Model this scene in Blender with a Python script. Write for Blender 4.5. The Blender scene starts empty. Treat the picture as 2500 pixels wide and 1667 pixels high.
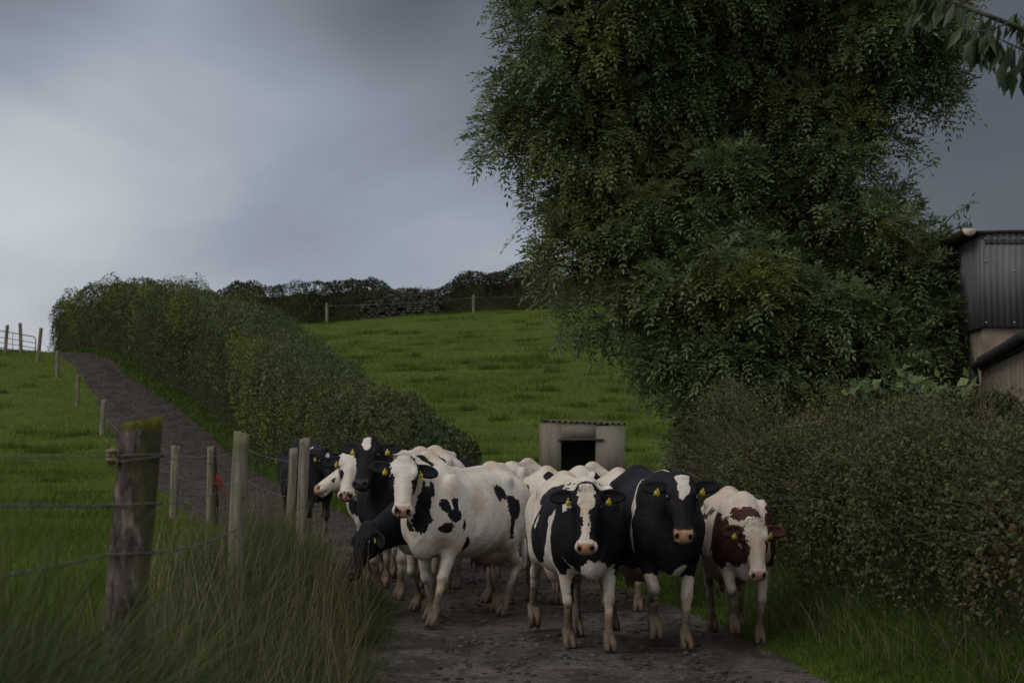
import bpy, math, random
import numpy as np
from mathutils import Vector, Matrix

random.seed(7)
RNG = np.random.default_rng(7)
SC = bpy.context.scene
COL = SC.collection
PI = math.pi

# ------------------------------------------------------------------ camera
EYE = 1.70
cam_data = bpy.data.cameras.new("camera")
cam_data.lens = 70.0
cam_data.sensor_width = 36.0
cam_data.clip_start = 0.05
cam_data.clip_end = 4000.0
cam_data.dof.use_dof = True
cam_data.dof.focus_distance = 16.2
cam_data.dof.aperture_fstop = 6.3
cam = bpy.data.objects.new("camera", cam_data)
COL.objects.link(cam)
cam.location = (0.0, 0.0, EYE)
cam.rotation_euler = (math.radians(90.0 + 2.39), 0.0, 0.0)
SC.camera = cam

# ------------------------------------------------------------------ sky
SUN_EL, SUN_AZ = math.radians(42.0), math.radians(-122.0)     # azimuth from +Y towards +X: high on the left, a little behind
ZENITH, REAR = 0.62, 0.15
world = bpy.data.worlds.new("World")
SC.world = world
world.use_nodes = True
wn, wl = world.node_tree.nodes, world.node_tree.links
wn.clear()


def wnode(t, **kw):
    n = wn.new(t)
    for k, v in kw.items():
        setattr(n, k, v)
    return n


w_out = wnode("ShaderNodeOutputWorld")
w_bg = wnode("ShaderNodeBackground")
w_bg.inputs["Strength"].default_value = 0.1
w_sky = wnode("ShaderNodeTexSky", sky_type='NISHITA', sun_disc=False)
w_sky.sun_elevation = SUN_EL
w_sky.sun_rotation = SUN_AZ
w_tc = wnode("ShaderNodeTexCoord")
# broad cloud structure (soft, stretched), read from the direction one looks in
w_map = wnode("ShaderNodeMapping")
w_map.inputs["Scale"].default_value = (5.0, 5.0, 8.5)
w_map.inputs["Location"].default_value = (0.55, 0.2, 0.35)
w_map.inputs["Rotation"].default_value = (0.0, math.radians(28), 0.0)
wl.new(w_tc.outputs["Generated"], w_map.inputs["Vector"])
w_n1 = wnode("ShaderNodeTexNoise")
w_n1.inputs["Scale"].default_value = 1.0
w_n1.inputs["Detail"].default_value = 6.0
w_n1.inputs["Roughness"].default_value = 0.50
w_n1.inputs["Distortion"].default_value = 0.5
wl.new(w_map.outputs["Vector"], w_n1.inputs["Vector"])


def wdot(v, lo, hi, smooth=True):
    """how far the view direction lies towards v, mapped lo..hi -> 0..1"""
    l = math.sqrt(sum(c * c for c in v))
    d = wnode("ShaderNodeVectorMath", operation='DOT_PRODUCT')
    wl.new(w_tc.outputs["Generated"], d.inputs[0])
    d.inputs[1].default_value = [c / l for c in v]
    m = wnode("ShaderNodeMapRange", interpolation_type='SMOOTHSTEP' if smooth else 'LINEAR')
    m.inputs["From Min"].default_value = lo
    m.inputs["From Max"].default_value = hi
    wl.new(d.outputs["Value"], m.inputs["Value"])
    return m.outputs["Result"]


def wmath(op, a, b, clamp=False):
    n = wnode("ShaderNodeMath", operation=op, use_clamp=clamp)
    for i, x in enumerate((a, b)):
        if isinstance(x, (int, float)):
            n.inputs[i].default_value = x
        else:
            wl.new(x, n.inputs[i])
    return n.outputs[0]


def wmix(f, a, b):
    n = wnode("ShaderNodeMix", data_type='RGBA')
    if isinstance(f, (int, float)):
        n.inputs[0].default_value = f
    else:
        wl.new(f, n.inputs[0])
    for i, x in ((6, a), (7, b)):
        if isinstance(x, tuple):
            n.inputs[i].default_value = (*x, 1.0)
        else:
            wl.new(x, n.inputs[i])
    return n.outputs[2]


def blob(a, e, r):
    """soft patch of cloud r radians wide round the direction with slopes a (to the side) and e (up)"""
    return wdot((a, 1.0, e), math.cos(r), 1.0)


n_c = wnode("ShaderNodeMapRange")
n_c.inputs["From Min"].default_value = 0.30
n_c.inputs["From Max"].default_value = 0.70
n_c.inputs["To Min"].default_value = -0.5
n_c.inputs["To Max"].default_value = 0.5
wl.new(w_n1.outputs[0], n_c.inputs["Value"])
val = 0.345
for a_, e_, r_, w_ in ((-0.30, 0.02, 0.20, 0.20),          # thin bright cloud low on one side
                       (-0.27, 0.13, 0.10, 0.06),
                       (-0.16, 0.17, 0.09, 0.03),
                       (0.05, 0.25, 0.17, -0.185),         # the heavy cloud overhead
                       (-0.09, 0.25, 0.09, -0.12),
                       (-0.29, 0.26, 0.12, -0.13),
                       (0.36, 0.16, 0.36, -0.25)):         # and the heavy cloud on the other side
    val = wmath('ADD', val, wmath('MULTIPLY', blob(a_, e_, r_), w_))
val = wmath('MULTIPLY', val, wmath('ADD', 1.0, wmath('MULTIPLY', n_c.outputs[0], 0.38)))
val = wmath('MAXIMUM', val, 0.07)
warm = wnode("ShaderNodeMapRange")
warm.inputs["From Min"].default_value = 0.36
warm.inputs["From Max"].default_value = 0.50
wl.new(val, warm.inputs["Value"])
tone = wmix(warm.outputs[0], (8.3, 9.4, 11.2), (9.3, 9.85, 10.8))
tint = wnode("ShaderNodeVectorMath", operation='SCALE')
wl.new(tone, tint.inputs[0])
wl.new(val, tint.inputs["Scale"])
# the sky clears towards the zenith and behind the viewer
zen = wdot((-0.15, -0.25, 1.0), 0.30, 0.95)
back = wdot((-0.55, -1.0, 0.25), -0.2, 0.9)
clear = wnode("ShaderNodeVectorMath", operation='SCALE')
clear.inputs[0].default_value = (10.2, 9.8, 9.3)
wl.new(wmath('ADD', wmath('MULTIPLY', zen, ZENITH), wmath('MULTIPLY', back, REAR)), clear.inputs["Scale"])
both = wnode("ShaderNodeVectorMath", operation='ADD')
wl.new(tint.outputs[0], both.inputs[0])
wl.new(clear.outputs[0], both.inputs[1])
sky_col = wmix(0.96, w_sky.outputs[0], both.outputs[0])
wl.new(sky_col, w_bg.inputs["Color"])
wl.new(w_bg.outputs[0], w_out.inputs["Surface"])

# ------------------------------------------------------------------ sun behind thin cloud
sun_data = bpy.data.lights.new("sun", 'SUN')
sun_data.energy = 0.62
sun_data.angle = math.radians(18.0)
sun_data.color = (1.0, 0.93, 0.82)
sun = bpy.data.objects.new("sun", sun_data)
COL.objects.link(sun)
sdir = Vector((math.sin(SUN_AZ) * math.cos(SUN_EL), math.cos(SUN_AZ) * math.cos(SUN_EL), math.sin(SUN_EL)))
sun.rotation_euler = sdir.to_track_quat('Z', 'Y').to_euler()
sun.location = (-20, -10, 30)

SC.view_settings.view_transform = 'Standard'
SC.view_settings.look = 'None'
SC.view_settings.exposure = 0.0
SC.view_settings.gamma = 1.0
SC.view_settings.use_curve_mapping = False
SC.cycles.max_bounces = 8
SC.cycles.diffuse_bounces = 5
SC.cycles.transparent_max_bounces = 4


# ================================================================== helpers
def hash3(i, j, k):
    i = i.astype(np.int64); j = j.astype(np.int64); k = k.astype(np.int64)
    n = (i * 374761393 + j * 668265263 + k * 2147483647 * 3 + 1013904223) & 0x7FFFFFFF
    n = ((n ^ (n >> 13)) * 1274126177) & 0x7FFFFFFF
    n = ((n ^ (n >> 15)) * 73244475) & 0x7FFFFFFF
    return ((n ^ (n >> 16)) & 0xFFFFFF) / float(0xFFFFFF)


def vnoise(P, scale=1.0, seed=0):
    """value noise in -1..1, P is (n,3)"""
    P = np.asarray(P, float) * scale + seed * 17.31
    F = np.floor(P)
    f = P - F
    f = f * f * (3 - 2 * f)
    i, j, k = F[:, 0], F[:, 1], F[:, 2]
    r = 0
    for a in (0, 1):
        wa = f[:, 0] if a else 1 - f[:, 0]
        for b in (0, 1):
            wb = f[:, 1] if b else 1 - f[:, 1]
            for c in (0, 1):
                wc = f[:, 2] if c else 1 - f[:, 2]
                r = r + wa * wb * wc * hash3(i + a, j + b, k + c)
    return r * 2 - 1


def fbm(P, scale=1.0, seed=0, octs=3):
    r, a, t = 0, 1.0, 0
    for o in range(octs):
        r = r + a * vnoise(P, scale * 2 ** o, seed + o)
        t += a
        a *= 0.5
    return r / t


def mesh_np(name, V, faces, mat=None, attrs=None, smooth=False):
    """V (n,3); faces = list of (m,k) index arrays; attrs = {name: (n,) floats}"""
    me = bpy.data.meshes.new(name)
    V = np.ascontiguousarray(V, dtype=np.float32)
    me.vertices.add(len(V))
    me.vertices.foreach_set("co", V.ravel())
    faces = [np.asarray(f, dtype=np.int32) for f in faces if len(f)]
    nl = sum(f.size for f in faces)
    npoly = sum(len(f) for f in faces)
    me.loops.add(nl)
    me.loops.foreach_set("vertex_index", np.concatenate([f.ravel() for f in faces]))
    me.polygons.add(npoly)
    sizes = np.concatenate([np.full(len(f), f.shape[1], np.int32) for f in faces])
    starts = np.concatenate([[0], np.cumsum(sizes)[:-1]]).astype(np.int32)
    me.polygons.foreach_set("loop_start", starts)
    if smooth:
        me.polygons.foreach_set("use_smooth", np.ones(npoly, bool))
    me.update(calc_edges=True)
    me.validate()
    for k, a in (attrs or {}).items():
        at = me.attributes.new(k, 'FLOAT', 'POINT')
        at.data.foreach_set("value", np.ascontiguousarray(a, dtype=np.float32))
    if mat:
        me.materials.append(mat)
    return me


def link(name, me, parent=None, label=None, cat=None, group=None, kind=None, loc=None):
    o = bpy.data.objects.new(name, me)
    COL.objects.link(o)
    if parent is not None:
        o.parent = parent
    if loc is not None:
        o.location = loc
    if label:
        o["label"] = label
    if cat:
        o["category"] = cat
    if group:
        o["group"] = group
    if kind:
        o["kind"] = kind
    return o


def thing(name, label, cat, loc=(0, 0, 0), group=None, rz=0.0, scale=1.0):
    o = link(name, None, None, label, cat, group, None, loc)
    o.rotation_euler = (0, 0, rz)
    o.scale = (scale, scale, scale)
    o.empty_display_size = 0.2
    return o


class MB:
    """collects boxes, tubes and sheets into one mesh"""
    def __init__(self):
        self.v, self.q, self.t, self.n = [], [], [], 0

    def add(self, V, quads=(), tris=()):
        V = np.asarray(V, float)
        if len(quads):
            self.q.append(np.asarray(quads, int) + self.n)
        if len(tris):
            self.t.append(np.asarray(tris, int) + self.n)
        self.v.append(V)
        self.n += len(V)

    def box(self, lo, hi, M=None):
        x0, y0, z0 = lo
        x1, y1, z1 = hi
        V = np.array([(x0, y0, z0), (x1, y0, z0), (x1, y1, z0), (x0, y1, z0), (x0, y0, z1), (x1, y0, z1), (x1, y1, z1), (x0, y1, z1)], float)
        if M is not None:
            V = V @ np.array(M)[:3, :3].T + np.array(M)[:3, 3]
        self.add(V, [(3, 2, 1, 0), (4, 5, 6, 7), (0, 1, 5, 4), (1, 2, 6, 5), (2, 3, 7, 6), (3, 0, 4, 7)])

    def tube(self, pts, rad, n=8, caps=True):
        pts = np.asarray(pts, float)
        rad = np.broadcast_to(np.asarray(rad, float), (len(pts),))
        T = np.gradient(pts, axis=0)
        T /= np.linalg.norm(T, axis=1)[:, None] + 1e-9
        up = np.array((0, 0, 1.0)) if abs(T[0, 2]) < 0.9 else np.array((1.0, 0, 0))
        rings = []
        A = np.cross(T[0], up)
        for i in range(len(pts)):
            A = A - T[i] * (A @ T[i])
            A /= np.linalg.norm(A) + 1e-9
            B = np.cross(T[i], A)
            an = np.arange(n) * 2 * PI / n
            rings.append(pts[i] + rad[i] * (np.cos(an)[:, None] * A + np.sin(an)[:, None] * B))
        V = np.concatenate(rings)
        q = []
        for i in range(len(pts) - 1):
            for k in range(n):
                k2 = (k + 1) % n
                q.append((i * n + k, i * n + k2, (i + 1) * n + k2, (i + 1) * n + k))
        t = []
        if caps:
            V = np.concatenate([V, pts[:1], pts[-1:]])
            c0, c1, b = len(V) - 2, len(V) - 1, (len(pts) - 1) * n
            for k in range(n):
                k2 = (k + 1) % n
                t.append((c0, k2, k))
                t.append((c1, b + k, b + k2))
        self.add(V, q, t)

    def build(self, name, mat, parent=None, smooth=False, **kw):
        V = np.concatenate(self.v)
        me = mesh_np(name, V, [np.concatenate(self.q) if self.q else [], np.concatenate(self.t) if self.t else []], mat, None, smooth)
        return link(name, me, parent, **kw)


# ------------------------------------------------------------------ materials
class Mat:
    """small wrapper round a node material"""
    def __init__(self, name, rough=0.85, spec=0.3):
        self.m = bpy.data.materials.new(name)
        self.m.use_nodes = True
        self.nt = self.m.node_tree
        self.n, self.l = self.nt.nodes, self.nt.links
        self.b = self.n["Principled BSDF"]
        self.b.inputs["Roughness"].default_value = rough
        self.b.inputs["Specular IOR Level"].default_value = spec
        self._tc = None

    def node(self, t, **kw):
        n = self.n.new(t)
        for k, v in kw.items():
            setattr(n, k, v)
        return n

    def set(self, sock, x):
        if isinstance(x, (int, float)):
            sock.default_value = x
        elif isinstance(x, (tuple, list)):
            sock.default_value = (*x, 1.0) if len(x) == 3 and sock.type == 'RGBA' else x
        else:
            self.l.new(x, sock)

    def coord(self, kind="Object"):
        if self._tc is None:
            self._tc = self.node("ShaderNodeTexCoord")
        return self._tc.outputs[kind]

    def mapped(self, scale=(1, 1, 1), kind="Object", rot=(0, 0, 0)):
        m = self.node("ShaderNodeMapping")
        m.inputs["Scale"].default_value = scale
        m.inputs["Rotation"].default_value = rot
        self.l.new(self.coord(kind), m.inputs["Vector"])
        return m.outputs[0]

    def noise(self, scale, detail=4.0, rough=0.55, vec=None, dist=0.0):
        n = self.node("ShaderNodeTexNoise")
        n.inputs["Scale"].default_value = scale
        n.inputs["Detail"].default_value = detail
        n.inputs["Roughness"].default_value = rough
        n.inputs["Distortion"].default_value = dist
        self.l.new(vec if vec is not None else self.coord(), n.inputs["Vector"])
        return n.outputs[0]

    def vor(self, scale, vec=None, feature='F1', rnd=1.0):
        n = self.node("ShaderNodeTexVoronoi", feature=feature)
        n.inputs["Scale"].default_value = scale
        n.inputs["Randomness"].default_value = rnd
        self.l.new(vec if vec is not None else self.coord(), n.inputs["Vector"])
        return n.outputs["Distance"]

    def attr(self, name):
        n = self.node("ShaderNodeAttribute", attribute_name=name)
        return n.outputs["Fac"]

    def math(self, op, a, b=0.0, c=None, clamp=False):
        n = self.node("ShaderNodeMath", operation=op, use_clamp=clamp)
        self.set(n.inputs[0], a)
        self.set(n.inputs[1], b)
        if c is not None:
            self.set(n.inputs[2], c)
        return n.outputs[0]

    def step(self, x, lo, hi, smooth=True, to=(0.0, 1.0)):
        n = self.node("ShaderNodeMapRange", interpolation_type='SMOOTHSTEP' if smooth else 'LINEAR')
        n.inputs["From Min"].default_value = lo
        n.inputs["From Max"].default_value = hi
        n.inputs["To Min"].default_value = to[0]
        n.inputs["To Max"].default_value = to[1]
        self.set(n.inputs["Value"], x)
        return n.outputs["Result"]

    def mix(self, f, a, b):
        n = self.node("ShaderNodeMix", data_type='RGBA')
        self.set(n.inputs[0], f)
        self.set(n.inputs[6], a)
        self.set(n.inputs[7], b)
        return n.outputs[2]

    def ramp(self, f, stops):
        n = self.node("ShaderNodeValToRGB")
        cr = n.color_ramp
        cr.elements[0].position, cr.elements[0].color = stops[0][0], (*stops[0][1], 1)
        cr.elements[1].position, cr.elements[1].color = stops[-1][0], (*stops[-1][1], 1)
        for p, c in stops[1:-1]:
            e = cr.elements.new(p)
            e.color = (*c, 1)
        self.set(n.inputs[0], f)
        return n.outputs[0]

    def color(self, x):
        self.set(self.b.inputs["Base Color"], x)
        return self

    def bump(self, h, strength=0.5, dist=0.02):
        n = self.node("ShaderNodeBump")
        n.inputs["Strength"].default_value = strength
        n.inputs["Distance"].default_value = dist
        self.l.new(h, n.inputs["Height"])
        self.l.new(n.outputs[0], self.b.inputs["Normal"])
        return self


def leaf_mat(name, stops, scale=0.35, spec=0.35, rough=0.5, patch=None, trans=0.25, pscale=0.5):
    """leaf colour from a per-leaf random value and slow drifts along the plant"""
    m = Mat(name, rough, spec)
    r = m.attr("rnd")
    n = m.noise(scale, 3.0)
    f = m.math('ADD', m.math('MULTIPLY', r, 0.55), m.math('MULTIPLY', m.math('SUBTRACT', n, 0.28), 1.05), clamp=True)
    c = m.ramp(f, stops)
    if patch:
        pn = m.step(m.noise(pscale, 3.0), 0.53, 0.66)
        c = m.mix(m.math('MULTIPLY', pn, m.step(r, 0.15, 0.6)), c, patch)
    m.color(c)
    tr = m.node("ShaderNodeBsdfTranslucent")
    m.l.new(c, tr.inputs["Color"])
    mx = m.node("ShaderNodeMixShader")
    mx.inputs[0].default_value = trans
    m.l.new(m.b.outputs[0], mx.inputs[1])
    m.l.new(tr.outputs[0], mx.inputs[2])
    m.l.new(mx.outputs[0], m.n["Material Output"].inputs["Surface"])
    return m.m


def unit(v):
    return v / (np.linalg.norm(v, axis=-1, keepdims=True) + 1e-9)


def rand_dirs(n, rng=RNG):
    v = rng.normal(size=(n, 3))
    return unit(v)


def leaf_arrays(P, axis, normal, length, width, rnd, fold=0.25):
    """kite-shaped folded leaves, 4 vertices each"""
    axis = unit(axis)
    side = unit(np.cross(axis, normal))
    nrm = np.cross(side, axis)
    L, W = length[:, None], width[:, None]
    v0 = P
    v1 = P + axis * L * 0.45 + side * W * 0.5 + nrm * W * fold
    v2 = P + axis * L
    v3 = P + axis * L * 0.45 - side * W * 0.5 + nrm * W * fold
    V = np.stack([v0, v1, v2, v3], 1).reshape(-1, 3)
    n = len(P)
    b = np.arange(n)[:, None] * 4
    tris = np.concatenate([b + np.array([[0, 1, 2]]), b + np.array([[0, 2, 3]])])
    return V, tris, np.repeat(rnd, 4)


def blade_arrays(P, height, lean, width, rnd, facing=None, segs=3, rng=RNG):
    """grass blades: P roots, lean (n,2) is the sideways run of the tip"""
    n = len(P)
    a = rng.uniform(0, 2 * PI, n) if facing is None else facing
    side = np.stack([np.cos(a), np.sin(a), np.zeros(n)], 1)
    V = np.zeros((n, segs * 2 + 1, 3))
    for s in range(segs + 1):
        t = s / segs
        c = P.copy()
        c[:, :2] += lean * (t ** 1.8)[..., None] if np.ndim(t) else lean * t ** 1.8
        ll = np.linalg.norm(lean, axis=1)
        c[:, 2] += height * t * (1 - 0.25 * np.clip(ll / (height + 1e-6), 0, 1.5) * t)
        if s < segs:
            w = (width * (1 - 0.55 * t))[:, None]
            V[:, 2 * s] = c - side * w * 0.5
            V[:, 2 * s + 1] = c + side * w * 0.5
        else:
            V[:, 2 * segs] = c
    k = segs * 2 + 1
    b = np.arange(n)[:, None] * k
    quads = np.concatenate([b + np.array([[2 * s, 2 * s + 1, 2 * s + 3, 2 * s + 2]]) for s in range(segs - 1)])
    tris = b + np.array([[2 * segs - 2, 2 * segs - 1, 2 * segs]])
    hgt = np.tile(np.array([s / segs for s in range(segs) for _ in (0, 1)] + [1.0]), n)
    return V.reshape(-1, 3), quads, tris, np.repeat(rnd, k), hgt

# ================================================================== ground and lane
YS = np.arange(-120, 700, 0.5)


def smooth_table(ys, zs, win):
    t = np.interp(YS, ys, zs)
    k = np.hanning(win)
    k /= k.sum()
    return np.convolve(np.pad(t, win // 2, mode='edge'), k, 'valid')[:len(YS)]


T_ZL = smooth_table([-120, 0, 13, 36, 50, 60, 68, 76, 84, 92, 98, 104, 125, 200, 700], [-1, -.05, 0, .05, .38, .85, 1.5, 2.42, 3.62, 4.75, 5.3, 5.35, 4.4, 0, -20], 13)
T_ZR = smooth_table([-120, 0, 20, 36, 50, 85, 118, 128, 145, 250, 700], [-1, 0, .0, .0, .22, 4.1, 8.1, 8.6, 8.4, 4, -20], 13)
T_XL = smooth_table([-120, 0, 10, 13.6, 17, 20.5, 24, 28, 33, 45, 68, 76, 84, 92, 98, 104, 700], [-.2, -.25, -.75, -1.17, -1.2, -1.6, -2.6, -3.7, -5.1, -8.0, -13.7, -15.7, -18.05, -20.6, -22.8, -26.0, -198], 7)
T_XR = smooth_table([-120, 0, 10, 13.6, 17, 20.5, 24, 28, 33, 45, 68, 76, 84, 92, 98, 104, 700], [3.2, 3.1, 2.6, 2.15, 1.85, 1.3, .35, -.85, -2.1, -4.9, -10.3, -12.7, -15.9, -18.4, -20.9, -24.2, -196.4], 7)
T_BK = smooth_table([-120, 0, 5, 17, 22, 30, 42, 700], [.60, .62, .64, .52, .40, .16, .03, .03], 9)


def tab(t, y):
    return np.interp(y, YS, t)


def sstep(x, a, b):
    t = np.clip((x - a) / (b - a), 0, 1)
    return t * t * (3 - 2 * t)


def lane_z(y):
    return tab(T_ZL, y)


def ground_z(x, y, lane_cut=True):
    x, y = np.asarray(x, float), np.asarray(y, float)
    zl, zr, xl, xr = tab(T_ZL, y), tab(T_ZR, y), tab(T_XL, y), tab(T_XR, y)
    tilt = .058 * (np.clip(x, -20, 15) + 6) * np.clip((y - 50) / 70, 0, 1)
    w = sstep(x, xr + .6, xr + 6)
    z = zl * (1 - w) + (zr + tilt) * w
    z = z + tab(T_BK, y) * sstep(xl - x, .05, .85)
    z = z + .16 * sstep(x - xr, .0, .9) * (1 - sstep(y, 40, 60))
    P = np.stack([x.ravel(), y.ravel(), 0 * x.ravel()], 1)
    off = sstep(np.maximum(xl - x, x - xr), .2, 1.5).ravel()
    n = fbm(P, .16, 3, 2) * .16 + fbm(P, .9, 5, 2) * .05
    z = z + (n * off).reshape(x.shape)
    if lane_cut:
        z = z - .10 * sstep(np.minimum(x - xl, xr - x), .02, .25)
    return z


def grid_axis(parts):
    out = []
    for a, b, s in parts:
        out.append(np.arange(a, b, s))
    return np.unique(np.round(np.concatenate(out), 4))


gx = grid_axis([(-500, -60, 40), (-60, -30, 2.0), (-30, -8, .5), (-8, 6, .16), (6, 20, .6), (20, 60, 4), (60, 501, 40)])
gy = grid_axis([(-80, 0, 8), (0, 34, .16), (34, 60, .4), (60, 135, .8), (135, 260, 8), (260, 700, 40)])
GX, GY = np.meshgrid(gx, gy)
GZ = ground_z(GX, GY)
V = np.stack([GX.ravel(), GY.ravel(), GZ.ravel()], 1)
nx, ny = len(gx), len(gy)
I = (np.arange(ny - 1)[:, None] * nx + np.arange(nx - 1)[None, :]).ravel()
m = Mat("pasture_ground", 0.9, 0.1)
n1 = m.noise(.16, 5.0, .65)
n2 = m.noise(.9, 4.0, .65, m.mapped((1, .55, 1)))
n3 = m.noise(9.0, 4.0, .7, m.mapped((1, .5, 1)))
c = m.ramp(m.math('ADD', m.math('MULTIPLY', n2, .6), m.math('MULTIPLY', n3, .4)), [(.30, (.036, .050, .006)), (.45, (.062, .088, .009)), (.58, (.080, .112, .011)), (.75, (.105, .130, .018))])
c = m.mix(m.step(n1, .45, .7, to=(0, .4)), c, (.085, .095, .020))
m.color(c).bump(m.math('ADD', n2, m.math('MULTIPLY', n3, .7)), .9, .25)
ground = link("ground", mesh_np("ground", V, [np.stack([I, I + 1, I + nx + 1, I + nx], 1)], m.m, None, True), kind="structure")

# the lane: one strip that follows the ground, with ragged muddy edges
ly = np.concatenate([np.arange(2, 40, .14), np.arange(40, 100.5, .4)])
k = 34
lt = np.linspace(0, 1, k)
xl, xr = tab(T_XL, ly), tab(T_XR, ly)
rag = lambda s: fbm(np.stack([ly * 0 + s, ly, ly * 0], 1), .8, s, 3) * .22 * np.clip(ly / 20, .6, 2.0)
xl2, xr2 = xl - .05 + rag(11), xr + .05 + rag(23)
LX = xl2[:, None] + (xr2 - xl2)[:, None] * lt
LY = np.repeat(ly[:, None], k, 1)
P = np.stack([LX.ravel(), LY.ravel(), 0 * LX.ravel()], 1)
edge = np.minimum(lt, 1 - lt)[None, :]
u = (LX - xl[:, None]) / (xr - xl)[:, None]
rut = -.03 * np.exp(-((u - .28) / .1) ** 2) - .03 * np.exp(-((u - .72) / .1) ** 2)
LZ = lane_z(LY) - .024 + rut + (fbm(P, 1.4, 31, 3) * .025 + fbm(P, 7.0, 35, 2) * .012).reshape(LX.shape) - .05 * np.clip(1 - edge / .03, 0, 1) + .012
V = np.stack([LX.ravel(), LY.ravel(), LZ.ravel()], 1)
I = (np.arange(len(ly) - 1)[:, None] * k + np.arange(k - 1)[None, :]).ravel()
m = Mat("wet_mud_lane", 0.8, 0.14)
a = m.noise(1.1, 4.0, .6)
b = m.noise(9.0, 5.0, .7)
d = m.noise(34.0, 4.0, .75)
st = m.vor(30.0, m.mapped((1, .8, 1)))
c = m.ramp(m.math('ADD', m.math('MULTIPLY', b, .55), m.math('MULTIPLY', a, .45)), [(.32, (.030, .022, .018)), (.45, (.078, .060, .051)), (.58, (.130, .104, .090)), (.8, (.18, .150, .132))])
c = m.mix(m.step(d, .52, .66, to=(0, .8)), c, (.022, .017, .014))
c = m.mix(m.step(m.noise(1.9, 5.0, .75, m.mapped((1, .45, 1))), .47, .60, to=(0, .85)), c, (.034, .023, .019))
c = m.mix(m.step(m.noise(3.5, 4.0, .7), .57, .66, to=(0, .75)), c, (.030, .023, .015))
sep = m.node("ShaderNodeSeparateXYZ")
m.l.new(m.coord(), sep.inputs[0])
dung = m.node("ShaderNodeMix", data_type='RGBA', blend_type='MULTIPLY')      # the hill stretch is churned darker and browner by the herd
m.set(dung.inputs[0], m.step(m.math('ADD', sep.outputs["Y"], m.math('MULTIPLY', a, 14.0)), 26, 44))
m.set(dung.inputs[6], c)
dung.inputs[7].default_value = (.56, .50, .45, 1)
m.color(dung.outputs[2])
m.set(m.b.inputs["Roughness"], m.step(a, .35, .65, to=(.55, .9)))
m.bump(m.math('ADD', m.math('ADD', m.math('MULTIPLY', b, 1.0), m.math('MULTIPLY', d, .5)), m.math('MULTIPLY', st, .35)), .9, .06)
lane = link("lane", mesh_np("lane", V, [np.stack([I, I + 1, I + k + 1, I + k], 1)], m.m, None, True), kind="structure")

# ================================================================== barn, lean-to, hut
def at(u, v, d):
    """a point of the place from where it shows in the 2500 px wide photograph and how far off it is"""
    return np.array(((u - 1250) / 4861 * d, d, EYE + (1036 - v) / 4861 * d))


def corrugated(x0, x1, z0, z1, pitch, depth, axis='x', off=0.0, n=6):
    """a corrugated sheet standing in the x-z plane (axis x) or the y-z plane (axis y); thickness 4 mm"""
    cnt = max(2, int((x1 - x0) / pitch * n))
    t = np.linspace(x0, x1, cnt + 1)
    w = depth * .5 * np.cos((t - x0) / pitch * 2 * PI)
    V = []
    for th in (0, .004):
        for z in (z0, z1):
            for a, b in zip(t, w):
                V.append((a, off + b + th, z) if axis == 'x' else (off + b + th, a, z))
    V = np.array(V)
    N = cnt + 1
    i = np.arange(cnt)
    q = [np.stack([i, i + 1, i + N + 1, i + N], 1), np.stack([i + 2 * N + 1, i + 2 * N, i + 3 * N, i + 3 * N + 1], 1),
         np.stack([i + 1, i, i + 2 * N, i + 2 * N + 1], 1), np.stack([i + N, i + N + 1, i + 3 * N + 1, i + 3 * N], 1)]
    return V, np.concatenate(q)


m = Mat("weathered_sheet_metal", 0.75, 0.25)
n = m.noise(2.0, 4.0, .6, m.mapped((1, 1, .25)))
m.color(m.ramp(n, [(.3, (.085, .088, .090)), (.5, (.130, .134, .137)), (.72, (.18, .183, .184))]))
m.b.inputs["Metallic"].default_value = 0.0
M_SHEET = m.m
m = Mat("rendered_wall", 0.92, 0.15)
n = m.noise(3.0, 5.0, .65)
n2 = m.noise(40, 4.0, .7)
sx = m.noise(5.0, 3.0, .6, m.mapped((1, 1, .08)))
c = m.ramp(n, [(.3, (.12, .092, .066)), (.5, (.19, .150, .110)), (.72, (.26, .21, .16))])
c = m.mix(m.step(sx, .52, .7, to=(0, .6)), c, (.12, .10, .08))
c = m.mix(m.step(n2, .56, .7, to=(0, .5)), c, (.38, .33, .27))
M_RENDER = m.color(c).bump(n2, .7, .02).m
m = Mat("dark_bitumen_board", 0.75, 0.3)
M_DARK = m.color(m.ramp(m.noise(6, 4), [(.3, (.010, .010, .011)), (.7, (.028, .027, .028))])).bump(m.noise(20, 3), .3, .01).m
m = Mat("mossy_gutter", 0.8, 0.2)
M_MOSS = m.color(m.ramp(m.noise(8, 4, .65), [(.3, (.035, .045, .012)), (.5, (.07, .062, .03)), (.7, (.13, .11, .075))])).bump(m.noise(30, 3), .6, .02).m
m = Mat("pale_gutter_plastic", 0.6, 0.3)
M_PALE = m.color(m.ramp(m.noise(20, 3), [(.3, (.48, .37, .27)), (.7, (.62, .50, .38))])).m
m = Mat("bolt_zinc", 0.4, 0.5)
M_ZINC = m.color((.35, .35, .35)).m

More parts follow.
